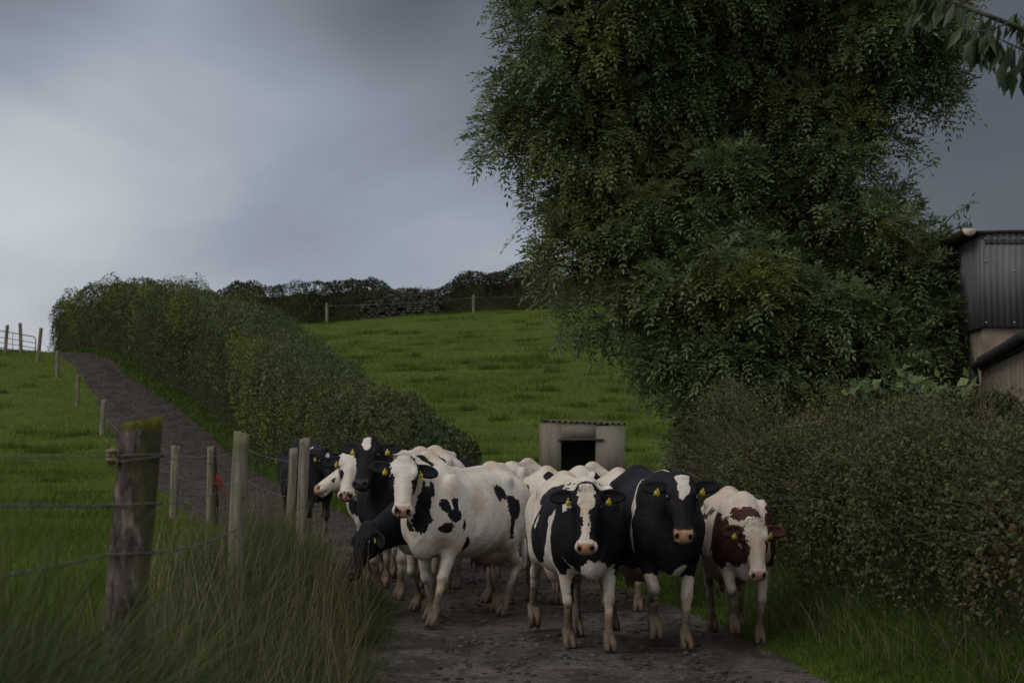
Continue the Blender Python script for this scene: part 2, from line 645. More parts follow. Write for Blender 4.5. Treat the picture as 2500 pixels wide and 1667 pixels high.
BX, BY = 5.66, 24.0                       # near left corner of the barn
zt, zc = EYE + (1036 - 563) / 4861 * BY, EYE + (1036 - 797) / 4861 * BY
barn = thing("barn", "farm barn with dark corrugated metal cladding over a rendered wall, half hidden by the tree", "barn", (BX, BY, 0))
mb = MB()
mb.box((.03, .05, 0), (7.0, 11.0, zc + .03))
mb.build("wall", M_RENDER, barn)
mb = MB()
Vv, q = corrugated(-.012, 7.02, zc, zt - .10, .076 * 1.0, .02, 'x', 0.0)
mb.add(Vv, q)
Vv, q = corrugated(.06, 7.02, zt - .16, zt - .012, .076, .02, 'x', -.005)
mb.add(Vv, q)
mb.box((0.0, .03, zc + .035), (7.0, .06, zt - .02))
mb.build("front_cladding", M_SHEET, barn)
mb = MB()
Vv, q = corrugated(.0, 11.0, zc - .02, zt - .08, .076, .02, 'y', -.02)
mb.add(Vv, q)
mb.build("side_cladding", M_SHEET, barn)
mb = MB()
for i in range(60):
    x = .06 + .114 * i
    for z in (zt - .09, zt - .36 - .12 * (i % 2), zc + .05):
        if x < 7 and (z > zt - .2 or i % 3 == 0):
            mb.box((x - .009, -.022, z - .009), (x + .009, -.006, z + .009))
mb.build("bolts", M_ZINC, barn)["kind"] = "stuff"
mb = MB()
x0, x1, y0, y1 = -.06, 7.1, -.05, 11.1
mb.add([(x0, y0, zt), (x1, y0, zt + .16), (x1, y1, zt + .16), (x0, y1, zt), (x0, y0, zt - .03), (x1, y0, zt + .13), (x1, y1, zt + .13), (x0, y1, zt - .03)],
       [(0, 1, 2, 3), (7, 6, 5, 4), (0, 4, 5, 1), (1, 5, 6, 2), (2, 6, 7, 3), (3, 7, 4, 0)])
mb.build("roof", M_DARK, barn)
mb = MB()                                  # half round gutter along the eaves of the long side
an = np.linspace(PI, 2 * PI, 11)
gyy = np.linspace(-.06, 11.0, 24)
Rg = .082
ring = lambda R: np.array([(-.145 + R * math.cos(a), 0, zt + .02 + R * math.sin(a)) for a in an])
Vv = np.concatenate([ring(R) + np.array((0, y, -.012 * (y + .06))) for y in gyy for R in (Rg, Rg - .008)])
kk = len(an)
q = []
for i in range(len(gyy) - 1):
    for j in range(kk - 1):
        a = i * 2 * kk + j
        q += [(a, a + 1, a + 2 * kk + 1, a + 2 * kk), (a + kk + 1, a + kk, a + 3 * kk, a + 3 * kk + 1)]
    for j in (0, kk - 1):
        a = i * 2 * kk + j
        q.append((a, a + 2 * kk, a + 3 * kk, a + kk))
mb.add(Vv, q)
gut = mb.build("gutter", M_MOSS, barn, True)
mb = MB()
f = np.array([(-.145 + (Rg + .004) * math.cos(a), -.07, zt + .022 + (Rg + .004) * math.sin(a)) for a in an])
b = f + np.array((0, .012, 0))
mb.add(np.concatenate([f, b]), [(i, i + 1, kk + i + 1, kk + i) for i in range(kk - 1)] + [(kk - 1, 0, kk, 2 * kk - 1)], [(0, i + 1, i) for i in range(1, kk - 1)] + [(kk, kk + i, kk + i + 1) for i in range(1, kk - 1)])
mb.build("gutter_end", M_PALE, gut)

# low shed built against the front of the barn; its gutter runs away from the viewer
LAN = math.atan2(1.30, 7.3)
lean = thing("lean_to", "low rendered shed with a dark gutter along its eaves, in front of the barn", "shed", (4.24, 16.2, 0), rz=-LAN)
LL_, LE = 7.45, 2.43
mb = MB()
mb.add([(0, 0, 0), (3.2, 0, 0), (3.2, LL_, 0), (0, LL_, 0), (0, 0, LE), (3.2, 0, LE + .30), (3.2, LL_, LE + .30), (0, LL_, LE)],
       [(3, 2, 1, 0), (4, 5, 6, 7), (0, 1, 5, 4), (1, 2, 6, 5), (2, 3, 7, 6), (3, 0, 4, 7)])
mb.build("wall", M_RENDER, lean)
mb = MB()
R = Matrix.Translation((-.05, -.1, LE + .012)) @ Matrix.Rotation(-math.atan(.30 / 3.2), 4, 'Y')
mb.box((0, 0, 0), (3.5, LL_ + .15, .04), R)
mb.build("roof", M_DARK, lean)
mb = MB()
mb.box((-.03, -.05, LE - .09), (-.004, LL_ - .02, LE + .008))
mb.build("fascia", M_DARK, lean)
mb = MB()
mb.tube([(-.085, t, LE - .01 - .004 * t) for t in np.linspace(-.1, LL_, 14)], .045, 10)
mb.build("gutter", M_DARK, lean, True)
mb = MB()
mb.tube([(-.085, LL_ - .12, LE - .06), (-.06, LL_ - .12, LE - .3), (-.05, LL_ - .12, 0)], .038, 10)
mb.build("downpipe", M_DARK, lean, True)

# pebble-dashed hut with a corrugated roof in the field
m = Mat("pebble_dash", 0.95, 0.15)
n = m.noise(55, 3.0, .75)
v = m.vor(42)
s = m.noise(3.0, 4.0, .6, m.mapped((1, 1, .3)))
c = m.ramp(n, [(.34, (.105, .088, .070)), (.5, (.25, .212, .170)), (.66, (.41, .355, .29))])
c = m.mix(m.step(s, .48, .72, to=(0, .5)), c, (.085, .070, .058))
M_PEB = m.color(c).bump(n, .8, .03).m
m = Mat("fibre_cement_roof", 0.9, 0.2)
M_FIB = m.color(m.ramp(m.noise(5, 4, .65), [(.3, (.035, .033, .03)), (.5, (.065, .06, .052)), (.72, (.095, .088, .07))])).m
HY = 50.0
hx0, hx1 = (1336 - 1250) / 4861 * HY, (1526 - 1250) / 4861 * HY
hz0 = float(ground_z(1.9, HY)) - .35
hzt = EYE + (1036 - 1030) / 4861 * HY
hut = thing("hut", "small pebble-dashed hut with a square dark opening and corrugated roof in the field", "hut", ((hx0 + hx1) / 2, HY, hz0), rz=math.radians(5.5))
w = (hx1 - hx0) / 2
Ht = hzt - hz0
ox0, ox1 = (1369 - 1431) / 4861 * HY, (1455 - 1431) / 4861 * HY
oz1 = EYE + (1036 - 1073) / 4861 * HY - hz0
mb = MB()
D = 1.9
drop = .05
mb.box((-w, 0, 0), (ox0, .15, Ht - .02))
mb.box((ox1, 0, 0), (w, .15, Ht - .09))
mb.box((ox0, 0.0015, oz1), (ox1, .149, Ht - .055))
mb.box((ox0, .002, 0), (ox1, .148, .06))
mb.box((-w + .002, .15, 0), (-w + .15, D, Ht - .03))
mb.box((w - .15, .15, 0), (w - .002, D, Ht - .10))
mb.box((-w + .15, D - .15, 0), (w - .15, D - .002, Ht - .06))
mb.build("wall", M_PEB, hut)
mb = MB()
mb.box((ox0 - .06, -.035, oz1 - .02), (ox1 + .20, .02, oz1 + .03))
mb.build("lintel", M_FIB, hut)
mb = MB()
mb.box((-w + .15, .15, .0), (w - .15, D - .15, .03))
mb.build("floor_slab", M_DARK, hut)
mb = MB()
pit = .15
t = np.linspace(-w - .02, w + .06, 15 * 8)
V = []
for th in (0, -.012):
    for y in (-.03, D + .06):
        for a in t:
            V.append((a, y, Ht + .03 - (a + w) * .038 + .028 * math.cos((a + w) / pit * 2 * PI) + th + (y + .03) * .02))
N = len(t)
i = np.arange(N - 1)
mb.add(V, np.concatenate([np.stack([i, i + 1, i + N + 1, i + N], 1), np.stack([i + 2 * N + 1, i + 2 * N, i + 3 * N, i + 3 * N + 1], 1),
                          np.stack([i + 1, i, i + 2 * N, i + 2 * N + 1], 1), np.stack([i + N, i + N + 1, i + 3 * N + 1, i + 3 * N], 1)]))
mb.build("roof", M_FIB, hut, True)

# ================================================================== fences
m = Mat("weathered_post", 0.9, 0.15)
g = m.mapped((9, 9, .8))
n = m.noise(3.0, 4.0, .6, g)
gr = m.noise(2.2, 4.0, .6)
c = m.ramp(n, [(.30, (.075, .062, .046)), (.48, (.175, .150, .112)), (.66, (.27, .235, .18))])
c = m.mix(m.step(gr, .42, .66, to=(0, .62)), c, (.105, .115, .042))
c = m.mix(m.step(m.noise(14, 3, .6), .62, .70, to=(0, .6)), c, (.035, .028, .022))
M_POST = m.color(c).bump(n, .6, .012).m
m = Mat("dark_old_post", 0.9, 0.15)
M_POSTD = m.color(m.ramp(m.noise(3, 4, .6, m.mapped((9, 9, .8))), [(.3, (.018, .016, .013)), (.7, (.055, .05, .038))])).m
m = Mat("moss_and_bark_post", 0.92, 0.15)
bk = m.attr("bark")
g = m.mapped((1, 1, .35))
n = m.noise(26, 5.0, .7, g, 1.2)
n2 = m.noise(9, 4.0, .65, m.mapped((1, 1, .3)))
bark = m.ramp(m.math('ADD', m.math('MULTIPLY', n, .6), m.math('MULTIPLY', n2, .4)), [(.36, (.014, .010, .010)), (.45, (.055, .041, .040)), (.53, (.125, .094, .084)), (.62, (.26, .195, .145))])
wood = m.ramp(n2, [(.3, (.040, .036, .020)), (.5, (.082, .074, .034)), (.7, (.15, .125, .080))])
moss = m.ramp(m.noise(40, 4), [(.35, (.070, .066, .010)), (.65, (.135, .125, .016))])
c = m.mix(m.step(m.math('ADD', bk, m.math('MULTIPLY', m.math('SUBTRACT', n2, .5), 2.2)), .38, .62), wood, bark)
c = m.mix(m.step(m.math('ADD', m.attr("top"), m.math('MULTIPLY', m.math('SUBTRACT', n, .5), .5)), .5, .85), c, moss)
M_MOSSPOST = m.color(c).bump(m.math('ADD', n, n2), 1.0, .02).m
m = Mat("rusty_wire", 0.6, 0.4)
M_WIRE = m.color(m.ramp(m.noise(30, 3), [(.3, (.045, .042, .045)), (.7, (.095, .088, .088))])).m
m = Mat("bright_wire", 0.45, 0.5)
M_WIREL = m.color((.10, .10, .098)).m
m = Mat("old_twine", 0.9, 0.1)
M_TWINE = m.color((.20, .165, .095)).m
m = Mat("red_twine", 0.8, 0.2)
M_RED = m.color((.26, .035, .028)).m


def post_geo(r, hgt, lean, seed, n=18, rings=22, square=0.0, bark=False):
    """a slightly crooked, split-topped round post; returns verts, quads, tris, bark, top"""
    rng = np.random.default_rng(seed)
    V, B, T = [], [], []
    ph = rng.uniform(0, 6.28, 4)
    for i in range(rings):
        t = i / (rings - 1)
        for k in range(n):
            a = 2 * PI * k / n
            rr = r * (1 + .03 * math.sin(2 * a + ph[0]) + .02 * math.sin(5 * a + ph[1]) + .015 * math.sin(9 * t + ph[2] + a)) * (1.05 - .06 * t)
            b = 0.0
            if bark:
                # bark clings to the side that faces the lane-less side (-y), thicker where it has not flaked
                fa = math.cos(a + PI / 2 + 1.0)
                edge = .22 + .30 * math.sin(7 * t + 1) + .22 * math.sin(23 * t) + .12 * math.sin(57 * t)
                b = 1.0 if fa > edge else 0.0
                rr += b * (.006 + .004 * math.sin(40 * t + 9 * a) + .003 * math.sin(17 * a + 31 * t))
            z = hgt * t
            x = rr * math.cos(a) + lean[0] * t * hgt + .006 * math.sin(4 * t + ph[3])
            y = rr * math.sin(a) + lean[1] * t * hgt
            if i == rings - 1:
                z += .012 * math.sin(a + ph[1]) + .004 * math.sin(7 * a)
            V.append((x, y, z))
            B.append(b)
            T.append(max(0.0, 1 - (hgt - z) / .085) + (.1 if t > .99 else 0))
    q = [(i * n + k, i * n + (k + 1) % n, (i + 1) * n + (k + 1) % n, (i + 1) * n + k) for i in range(rings - 1) for k in range(n)]
    top = V[-n:]
    V.append(tuple(np.mean(top, 0) - np.array((0, 0, .004))))
    B.append(0)
    T.append(1.2)
    c = len(V) - 1
    b0 = (rings - 1) * n
    t = [(c, b0 + k, b0 + (k + 1) % n) for k in range(n)]
    return np.array(V), q, t, B, T


def fence_post(parent, p, ztop, r, lean=(0, 0), seed=0, mat=None, bark=False, label=None, sink=.25):
    z0 = float(ground_z(p[0], p[1])) - sink
    V, q, t, B, T = post_geo(r, ztop - z0, lean, seed, 28 if bark else 16, 90 if bark else 20, bark=bark)
    V = V + np.array((p[0], p[1], z0)) - np.array(parent.location)
    me = mesh_np("post", V, [q, t], mat, {"bark": B, "top": T}, True)
    cz = lambda z: V[np.abs(V[:, 2] + parent.location[2] - z) < (.012 if bark else .04)].mean(0)[:2] + np.array((parent.location[0], parent.location[1]))
    return link("post", me, parent, label), cz


def wire(parent, pts, r, mat, barbs=False, seed=0, sag=.02, name="wire"):
    mb = MB()
    pts = [np.array(p, float) - np.array(parent.location) for p in pts]
    path = []
    for a, b in zip(pts[:-1], pts[1:]):
        nn = 14
        for i in range(nn):
            t = i / nn
            p = a + (b - a) * t
            p[2] -= sag * 4 * t * (1 - t)
            path.append(p)
    path.append(pts[-1])
    path = np.array(path)
    mb.tube(path, r, 6)
    if barbs:
        rng = np.random.default_rng(seed)
        L = np.concatenate([[0], np.cumsum(np.linalg.norm(np.diff(path, axis=0), axis=1))])
        for s in np.arange(.05, L[-1], .095):
            c = np.array([np.interp(s, L, path[:, i]) for i in range(3)])
            for k in range(2):
                d = rand_dirs(1, rng)[0] * .011
                mb.tube([c - d, c + d], r * .55, 4)
    return mb.build(name, mat, parent, True)


near = thing("wire_fence", "near barbed wire fence on three round wooden posts, the nearest one mossy and barky", "fence", (-1.1, 5.8, 0))
P1, P2, P3 = (-1.17, 5.8), (-1.63, 11.6), (-1.85, 17.4)
_, c1 = fence_post(near, P1, 1.713, .0545, (.066, .0), 3, M_MOSSPOST, True, "thick mossy post with flaking brown bark, nearest of its fence", .15)
fence_post(near, P2, 1.652, .0455, (.042, 0), 5, M_POST, False, "smooth pale round post without bark")
fence_post(near, P3, 1.578, .047, (.03, 0), 6, M_POST, False, "split topped round post beside the cows")
P0 = (-.92, 1.2)
ax = lambda z: float(c1(z)[0])
zs = (1.606, 1.465, 1.323)
for i, z in enumerate(zs):
    x1 = ax(z)
    zz0 = z + (.09, .21, .17)[i]
    wire(near, [(P0[0] - .06, P0[1], zz0), (x1 - .066, P1[1] - .02, z)], (.0016, .0024, .0024)[i], M_WIRE, i > 0, i, .008, "barbed_wire" if i else "wire")
    an = np.linspace(0, 2 * PI * (2 if i == 0 else 1), 26)
    mb = MB()
    c = np.array((x1, P1[1], z)) - np.array(near.location)
    mb.tube([c + np.array(((.0705 + .002 * math.sin(3 * a)) * math.cos(a), .0705 * math.sin(a), .010 * math.sin(a * .5) + .006 * math.cos(a))) for a in an], .0026, 6)
    mb.build("wire_wrap", M_WIRE, near, True)
    wire(near, [(x1 + .05, P1[1] + .06, z), (P2[0] + .04, P2[1] - .045, (1.50, 1.36, 1.10)[i]), (P3[0] + .05, P3[1], (1.45, 1.26, 1.0)[i])], .0016, M_WIRE, i > 1, 9 + i, .02, "barbed_wire" if i else "wire")
mb = MB()                                       # knot of twine where the top wire is tied off
c = np.array((ax(1.6) - .072, P1[1] - .035, 1.605)) - np.array(near.location)
rng = np.random.default_rng(4)
for j in range(6):
    an = np.linspace(0, 2 * PI, 14)
    o = rand_dirs(1, rng)[0]
    b = unit(np.cross(o, (0, .3, 1)))
    mb.tube([c + (o * math.cos(a) + b * math.sin(a)) * .018 + np.array((0, 0, .005 * j - .012)) for a in an], .0042, 5)
mb.tube([c + np.array((0, 0, .01)), c + np.array((-.012, -.01, .04)), c + np.array((-.02, -.014, .052))], .003, 5)
mb.build("twine_knot", M_TWINE, near, True)

far = thing("wire_fence", "long thin wire fence on weathered posts following the lane up the hill", "fence", (-4.2, 28.0, 0))
lane_posts = [((715, 20.5), 1095, .043, (.03, 0)), ((600, 24.0), 1066, .042, (.02, 0)), ((514, 28.0), 1090, .047, (.0, 0)), ((430, 33.0), 1087, .08, (.035, 0)),
              ((338, 45.0), 1050, .07, (.03, 0)), ((254, 66.0), 976, .085, (.06, 0)), ((190, 76.0), 916, .075, (.01, 0)), ((140, 84.0), 856, .085, (.0, 0)), ((98, 91.0), 800, .085, (.10, 0))]
tops = []
for i, ((u_, d_), v_, r_, ln) in enumerate(lane_posts):
    p = at(u_, v_, d_)
    g0 = float(ground_z(p[0], p[1]))
    hh = p[2] - g0
    fence_post(far, (p[0] - ln[0] * hh, p[1]), p[2], r_, ln, 20 + i, M_POST)
    tops.append(p)
p = at(531, 1092, 28.25)
fence_post(far, (p[0], p[1]), p[2], .036, (-.03, 0), 44, M_POSTD, label="dark rotten post beside a paler one")
wire(far, [t - np.array((.0, .05, .13)) for t in tops[:5]], .0022, M_WIREL, sag=.03)
wire(far, [t - np.array((.0, .05, .50)) for t in tops[:5]], .0022, M_WIREL, sag=.03)
wire(far, [t - np.array((.0, .06, .45)) for t in tops[4:]], .0045, M_WIREL, sag=.04)

# red baler twine hanging on the dark post
mb = MB()
c = at(532, 1158, 28.0)
rng = np.random.default_rng(8)
for j in range(26):
    a = rng.uniform(-.02, .02, 3)
    e = c + np.array((rng.uniform(-.08, .15), rng.uniform(-.06, .02), -rng.uniform(.10, .46)))
    mid = (c + e) / 2 + np.array((rng.uniform(-.03, .06), rng.uniform(-.04, .0), rng.uniform(-.03, .05)))
    mb.tube([c + a, mid, e], .0026, 4)
mb.build("baler_twine", M_RED, None, True, label="frayed red baler twine hanging on the dark fence post", cat="twine")

# field gate on the crest
m = Mat("galvanised_gate", 0.5, 0.5)
M_GATE = m.color(m.ramp(m.noise(8, 3), [(.3, (.11, .115, .125)), (.7, (.19, .195, .20))])).m
GD = 97.0
ga, gb = at(-95, 792, GD), at(86, 822, GD)
gate = thing("field_gate", "galvanised tubular field gate on the crest of the hill", "gate", tuple(ga))
mb = MB()
dz = (gb[2] - ga[2]) / (gb[0] - ga[0])
W = gb[0] - ga[0]
hg = 1.12
cr_ = .13
outl = [(0, 0, -hg), (0, 0, -cr_), (.04, 0, -.04), (cr_, 0, 0), (W - cr_, 0, (W - cr_) * dz), (W - .04, 0, W * dz - .04), (W, 0, W * dz - cr_), (W, 0, W * dz - hg)]
mb.tube(outl, .027, 8)
mb.tube([(0, 0, -hg), (W, 0, W * dz - hg)], .027, 8)
mb.build("frame", M_GATE, gate, True)
for z in (.30, .55, .80):
    mb = MB()
    mb.tube([(0, 0, -z), (W, 0, W * dz - z)], .018, 8)
    mb.build("rail", M_GATE, gate, True)
mb = MB()
mb.tube([(W * .69, 0, W * .69 * dz), (W * .69, 0, W * .69 * dz - hg)], .018, 8)
mb.build("brace", M_GATE, gate, True)
for u_, v_, ln in ((16, 793, .07), (48, 788, -.05)):
    p = at(u_, v_, 95.6)
    g0 = float(ground_z(p[0], p[1]))
    fence_post(gate, (p[0] - ln * (p[2] - g0), p[1]), p[2], .085, (ln, 0), u_, M_POST)

hillf = thing("wire_fence", "two distant slender posts with wire in front of the hilltop hedge", "fence", tuple(at(797, 783, 117)))
tp = []
for u_, v_ in ((797, 740), (1156, 720), (1420, 705)):
    p = at(u_, v_, 117.0)
    fence_post(hillf, (p[0], p[1]), p[2], .08, (0, 0), u_, M_POST)
    tp.append(p - np.array((0, .1, .15)))
wire(hillf, tp, .008, M_WIREL, sag=.1)

# ================================================================== hedges
def cat_leaves(chunks):
    """join (V, tris, rnd) chunks"""
    Vs, Ts, Rs, n = [], [], [], 0
    for V, t, r in chunks:
        Vs.append(V)
        Ts.append(t + n)
        Rs.append(r)
        n += len(V)
    return np.concatenate(Vs), np.concatenate(Ts), np.concatenate(Rs)


def shoots(P, D, length, per, lsize, rng, droop=.3):
    """leafy shoots: stalks as thin strips and leaves on both sides. returns leaf chunk and stem paths"""
    n = len(P)
    t = (np.arange(per) + 1) / per
    L = length[:, None, None]
    pos = P[:, None, :] + D[:, None, :] * L * t[None, :, None]
    pos[:, :, 2] -= droop * (length[:, None] * t[None, :] ** 2)
    q = pos.reshape(-1, 3)
    ax = np.repeat(D, per, 0) * .5 + rand_dirs(n * per, rng) * .9
    ls = lsize * rng.uniform(.6, 1.25, n * per) * np.tile(1.15 - .5 * t, n)
    return leaf_arrays(q, ax, rand_dirs(n * per, rng) + np.array((0, 0, .6)), ls, ls * .6, np.clip(np.repeat(rng.random(n), per) * .6 + rng.random(n * per) * .4, 0, 1)), pos


def hedge(name_label, cat, mat, core_mat, yk, xc, hw, ht, dens, lsize, seed, flat=.7, nshoot=0, cross=False, lump=.22, up=.5, shoot_len=.35, z_extra=None):
    """a hedge along a line. yk: parameter stations, xc/hw/ht: functions of the parameter. cross: runs in x instead of y"""
    rng = np.random.default_rng(seed)
    t0, t1 = yk

    def place(t, phi, r, lumpy=True):
        c, s = np.cos(phi), np.sin(phi)
        h, w = ht(t), hw(t)
        lat = np.sign(c) * np.abs(c) ** flat * w
        zz = np.abs(s) ** flat * h
        if lumpy:
            Q = np.stack([t, lat, zz], 1)
            g = 1 + fbm(Q, .55, seed, 2) * lump + vnoise(Q, 1.6, seed + 5) * lump * .55
            lat, zz = lat * (1 + (g - 1) * 1.3 * np.minimum(1, 1.2 / np.maximum(w, .3))), zz * g
        if cross:
            x, y = t, xc(t) + lat * r
        else:
            x, y = xc(t) + lat * r, t
        return np.stack([x, y, ground_z(x, y) + zz * r - .05], 1), np.stack([np.zeros_like(c) if cross else c, c if cross else np.zeros_like(c), s * .8 + .1], 1)

    n_tot = 0
    chunks = []
    for a, b, d, ls in dens(t0, t1):
        n = int(d)
        t = rng.uniform(a, b, n)
        phi = np.arccos(np.clip(rng.uniform(-1, 1, n), -1, 1))
        mix = rng.random(n) < .25
        phi[mix] = rng.uniform(0, PI, mix.sum())
        r = 1.04 - rng.random(n) ** 1.7 * .34
        P, N = place(t, phi, r)
        ax = unit(N * .35 + rand_dirs(n, rng) + np.array((0, 0, .15)))
        nr = N * up + rand_dirs(n, rng) * .8
        kind = fbm(P, .55, seed + 3, 2)                       # mixed species: big leaved and small leaved stretches
        l = ls * rng.uniform(.6, 1.35, n) * (1 + .8 * np.clip(kind, -.35, .6))
        hole = fbm(P, 1.5, seed + 6, 2)
        r_in = (hole < -.30) & (r > .86)
        P[r_in, 2] -= 50.0                                    # ragged holes (dropped below)
        ok = P[:, 2] > -20
        P, ax, nr, l, n, kind = P[ok], ax[ok], nr[ok], l[ok], int(ok.sum()), kind[ok]
        clump = np.clip(fbm(P, 2.4, seed + 9, 2) * .4 + .5 + kind * .45, 0, 1)
        chunks.append(leaf_arrays(P, ax, nr, l, l * rng.uniform(.5, .75, n), np.clip(.55 * rng.random(n) + .45 * clump, 0, 1)))
    paths = []
    if nshoot:
        t = rng.uniform(t0, t1, nshoot)
        phi = rng.uniform(.25, PI - .25, nshoot)
        P, N = place(t, phi, np.full(nshoot, .93))
        D = unit(N + rand_dirs(nshoot, rng) * .55 + np.array((0, 0, .5)))
        ln = rng.uniform(.5, 1.3, nshoot) * shoot_len
        ch, pos = shoots(P, D, ln, 9, lsize * 1.0, rng)
        chunks.append(ch)
        paths = [np.vstack([P[i:i + 1], pos[i]]) for i in range(nshoot)]
    V, T, R = cat_leaves(chunks)
    tm = (t0 + t1) / 2
    root = thing("hedge", name_label, cat, (tm, float(xc(np.array(tm))), 0) if cross else (float(xc(np.array(tm))), tm, 0))
    off = np.array(root.location)
    link("foliage", mesh_np("foliage", V - off, [T], mat, {"rnd": R}), root)
    # dark solid hull added inside the leaves as a stand-in, against seeing through
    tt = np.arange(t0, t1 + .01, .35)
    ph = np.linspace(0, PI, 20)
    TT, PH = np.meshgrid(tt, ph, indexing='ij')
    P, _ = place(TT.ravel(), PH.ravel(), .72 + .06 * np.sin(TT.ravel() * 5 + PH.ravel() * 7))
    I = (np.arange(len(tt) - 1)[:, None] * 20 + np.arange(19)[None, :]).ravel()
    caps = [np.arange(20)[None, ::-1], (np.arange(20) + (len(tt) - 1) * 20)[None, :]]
    link("core_hull", mesh_np("core_hull", P - off, [np.stack([I, I + 1, I + 21, I + 20], 1)] + caps, core_mat), root)
    if paths:
        mb = MB()
        for p in paths:
            mb.tube(p - off, np.linspace(.006, .002, len(p)), 3, False)
        mb.build("twigs", M_TWIG, root)["kind"] = "stuff"
    return root


m = Mat("hedge_dark_fill", 0.95, 0.1)  # dark colour of the solid hulls added inside hedges and bush
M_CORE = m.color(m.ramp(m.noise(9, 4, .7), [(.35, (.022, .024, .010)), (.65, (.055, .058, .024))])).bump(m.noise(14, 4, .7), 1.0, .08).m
m = Mat("twig_bark", 0.9, 0.2)
M_TWIG = m.color(m.ramp(m.noise(20, 3), [(.3, (.05, .037, .026)), (.7, (.13, .10, .07))])).m

M_LEAFH = leaf_mat("lane_hedge_leaves", [(.10, (.030, .042, .016)), (.38, (.052, .070, .024)), (.62, (.080, .098, .030)), (.90, (.135, .145, .042))], .30, .3, .55, (.175, .180, .022), .25, .40)
M_LEAFF = leaf_mat("hilltop_hedge_leaves", [(.10, (0.019, 0.023, 0.012)), (.45, (0.037, 0.040, 0.020)), (.75, (0.062, 0.065, 0.028)), (.95, (0.093, 0.093, 0.034))], .25, .2, .6, (.045, .028, .016), .12, .35)  # backlit darkness of the hilltop hedge is put into its leaf colours
M_LEAFR = leaf_mat("lane_side_hedge_leaves", [(.08, (.028, .040, .014)), (.35, (.056, .074, .024)), (.60, (.086, .102, .034)), (.85, (.135, .138, .046))], .9, .25, .55, (.125, .078, .044), .25, .70)

LH_Y = [29.6, 31, 33, 38, 45, 56, 68, 84, 92, 98, 104, 109]
LH_H = [.5, .95, 1.5, 1.95, 2.45, 2.95, 3.6, 3.75, 3.4, 3.25, 3.1, 2.3]
LH_W = [.3, .42, .55, .75, .92, 1.15, 1.4, 1.6, 1.7, 1.7, 1.6, 1.0]
hedge("long dense mixed hedge climbing the hill along the far side of the lane", "hedge", M_LEAFH, M_CORE, (30.6, 109.0),
      lambda t: tab(T_XR, t) + .30 + np.interp(t, LH_Y, LH_W), lambda t: np.interp(t, LH_Y, LH_W), lambda t: np.interp(t, LH_Y, LH_H),
      lambda a, b: [(30.6, 38, 38000, .058), (38, 50, 50000, .064), (50, 68, 62000, .074), (68, 88, 60000, .084), (88, 109, 42000, .095)], .08, 41, .62, 300, shoot_len=.22, lump=.21)

gapf = lambda t: 1 - .40 * sstep(t, -8.3, -7.0) * (1 - sstep(t, -5.4, -2.6))
hedge("dark hedge along the top of the field with a gap", "hedge", M_LEAFF, M_CORE, (-23.5, 22.0),
      lambda t: 120.5 + 0 * t, lambda t: 1.1 + 0 * t, lambda t: (2.5 + .14 * np.sin(t * .7) + .10 * np.sin(t * 1.9 + 1) - .3 * sstep(t, 2, 14)) * gapf(t),
      lambda a, b: [(-23.5, 22, 62000, .12)], .11, 43, .7, 420, cross=True, shoot_len=.45, lump=.15)

RB_Y = [7, 10, 13, 16, 20, 24, 26.5]
RB_X = [3.85, 3.38, 2.88, 2.38, 2.04, 2.02, 2.3]
hedge("trimmed hawthorn hedge with rusty tinged top right beside the lane", "hedge", M_LEAFR, M_CORE, (8.0, 26.3),
      lambda t: np.interp(t, RB_Y, RB_X) + .95, lambda t: .95 + .0 * t, lambda t: 1.48 + .12 * sstep(t, 12, 16) + .12 * np.sin(t * 1.3) - .25 * sstep(t, 22, 26),
      lambda a, b: [(8, 13, 40000, .034), (13, 20, 135000, .030), (20, 26.3, 62000, .033)], .036, 47, .46, 1500, shoot_len=.46, lump=.34)

# broken dry-stone wall showing in the gap of the hilltop hedge
m = Mat("field_stone", 0.95, 0.15)
rr = m.attr("rnd")
M_STONE = m.color(m.mix(m.step(m.noise(9, 4), .45, .65), m.ramp(rr, [(0, (.035, .03, .024)), (.5, (.06, .052, .042)), (1, (.10, .086, .07))]), (.04, .042, .028))).bump(m.noise(8, 4), .6, .05).m
rng = np.random.default_rng(12)
Vs, Qs, Rs, n0 = [], [], [], 0
for layer in range(9):
    x = -9.2 + rng.uniform(0, .3)
    while x < -4.4:
        w_, h_ = rng.uniform(.22, .5), .155
        top = 1.35 - .55 * abs(x + 6.6) * .35
        z = layer * .155
        if z < top and rng.random() > .08:
            o = rng.uniform(-.06, .06)
            b = np.array([(sx * w_ / 2 * rng.uniform(.8, 1), sy * .28 * rng.uniform(.8, 1) + o, sz * h_ / 2 * rng.uniform(.8, 1.05)) for sz in (-1, 1) for sy in (-1, 1) for sx in (-1, 1)])
            c = np.array((x + w_ / 2, 119.15, float(ground_z(x, 119.15)) + z + h_ / 2))
            Vs.append(b + c)
            Qs.append(np.array([(0, 2, 3, 1), (4, 5, 7, 6), (0, 1, 5, 4), (1, 3, 7, 5), (3, 2, 6, 7), (2, 0, 4, 6)]) + n0)
            Rs.append(np.full(8, rng.random()))
            n0 += 8
        x += w_ + .015
link("stone_wall", mesh_np("stone_wall", np.concatenate(Vs), [np.concatenate(Qs)], M_STONE, {"rnd": np.concatenate(Rs)}), None,
     "tumbled dry-stone wall in the gap of the hilltop hedge", "wall")


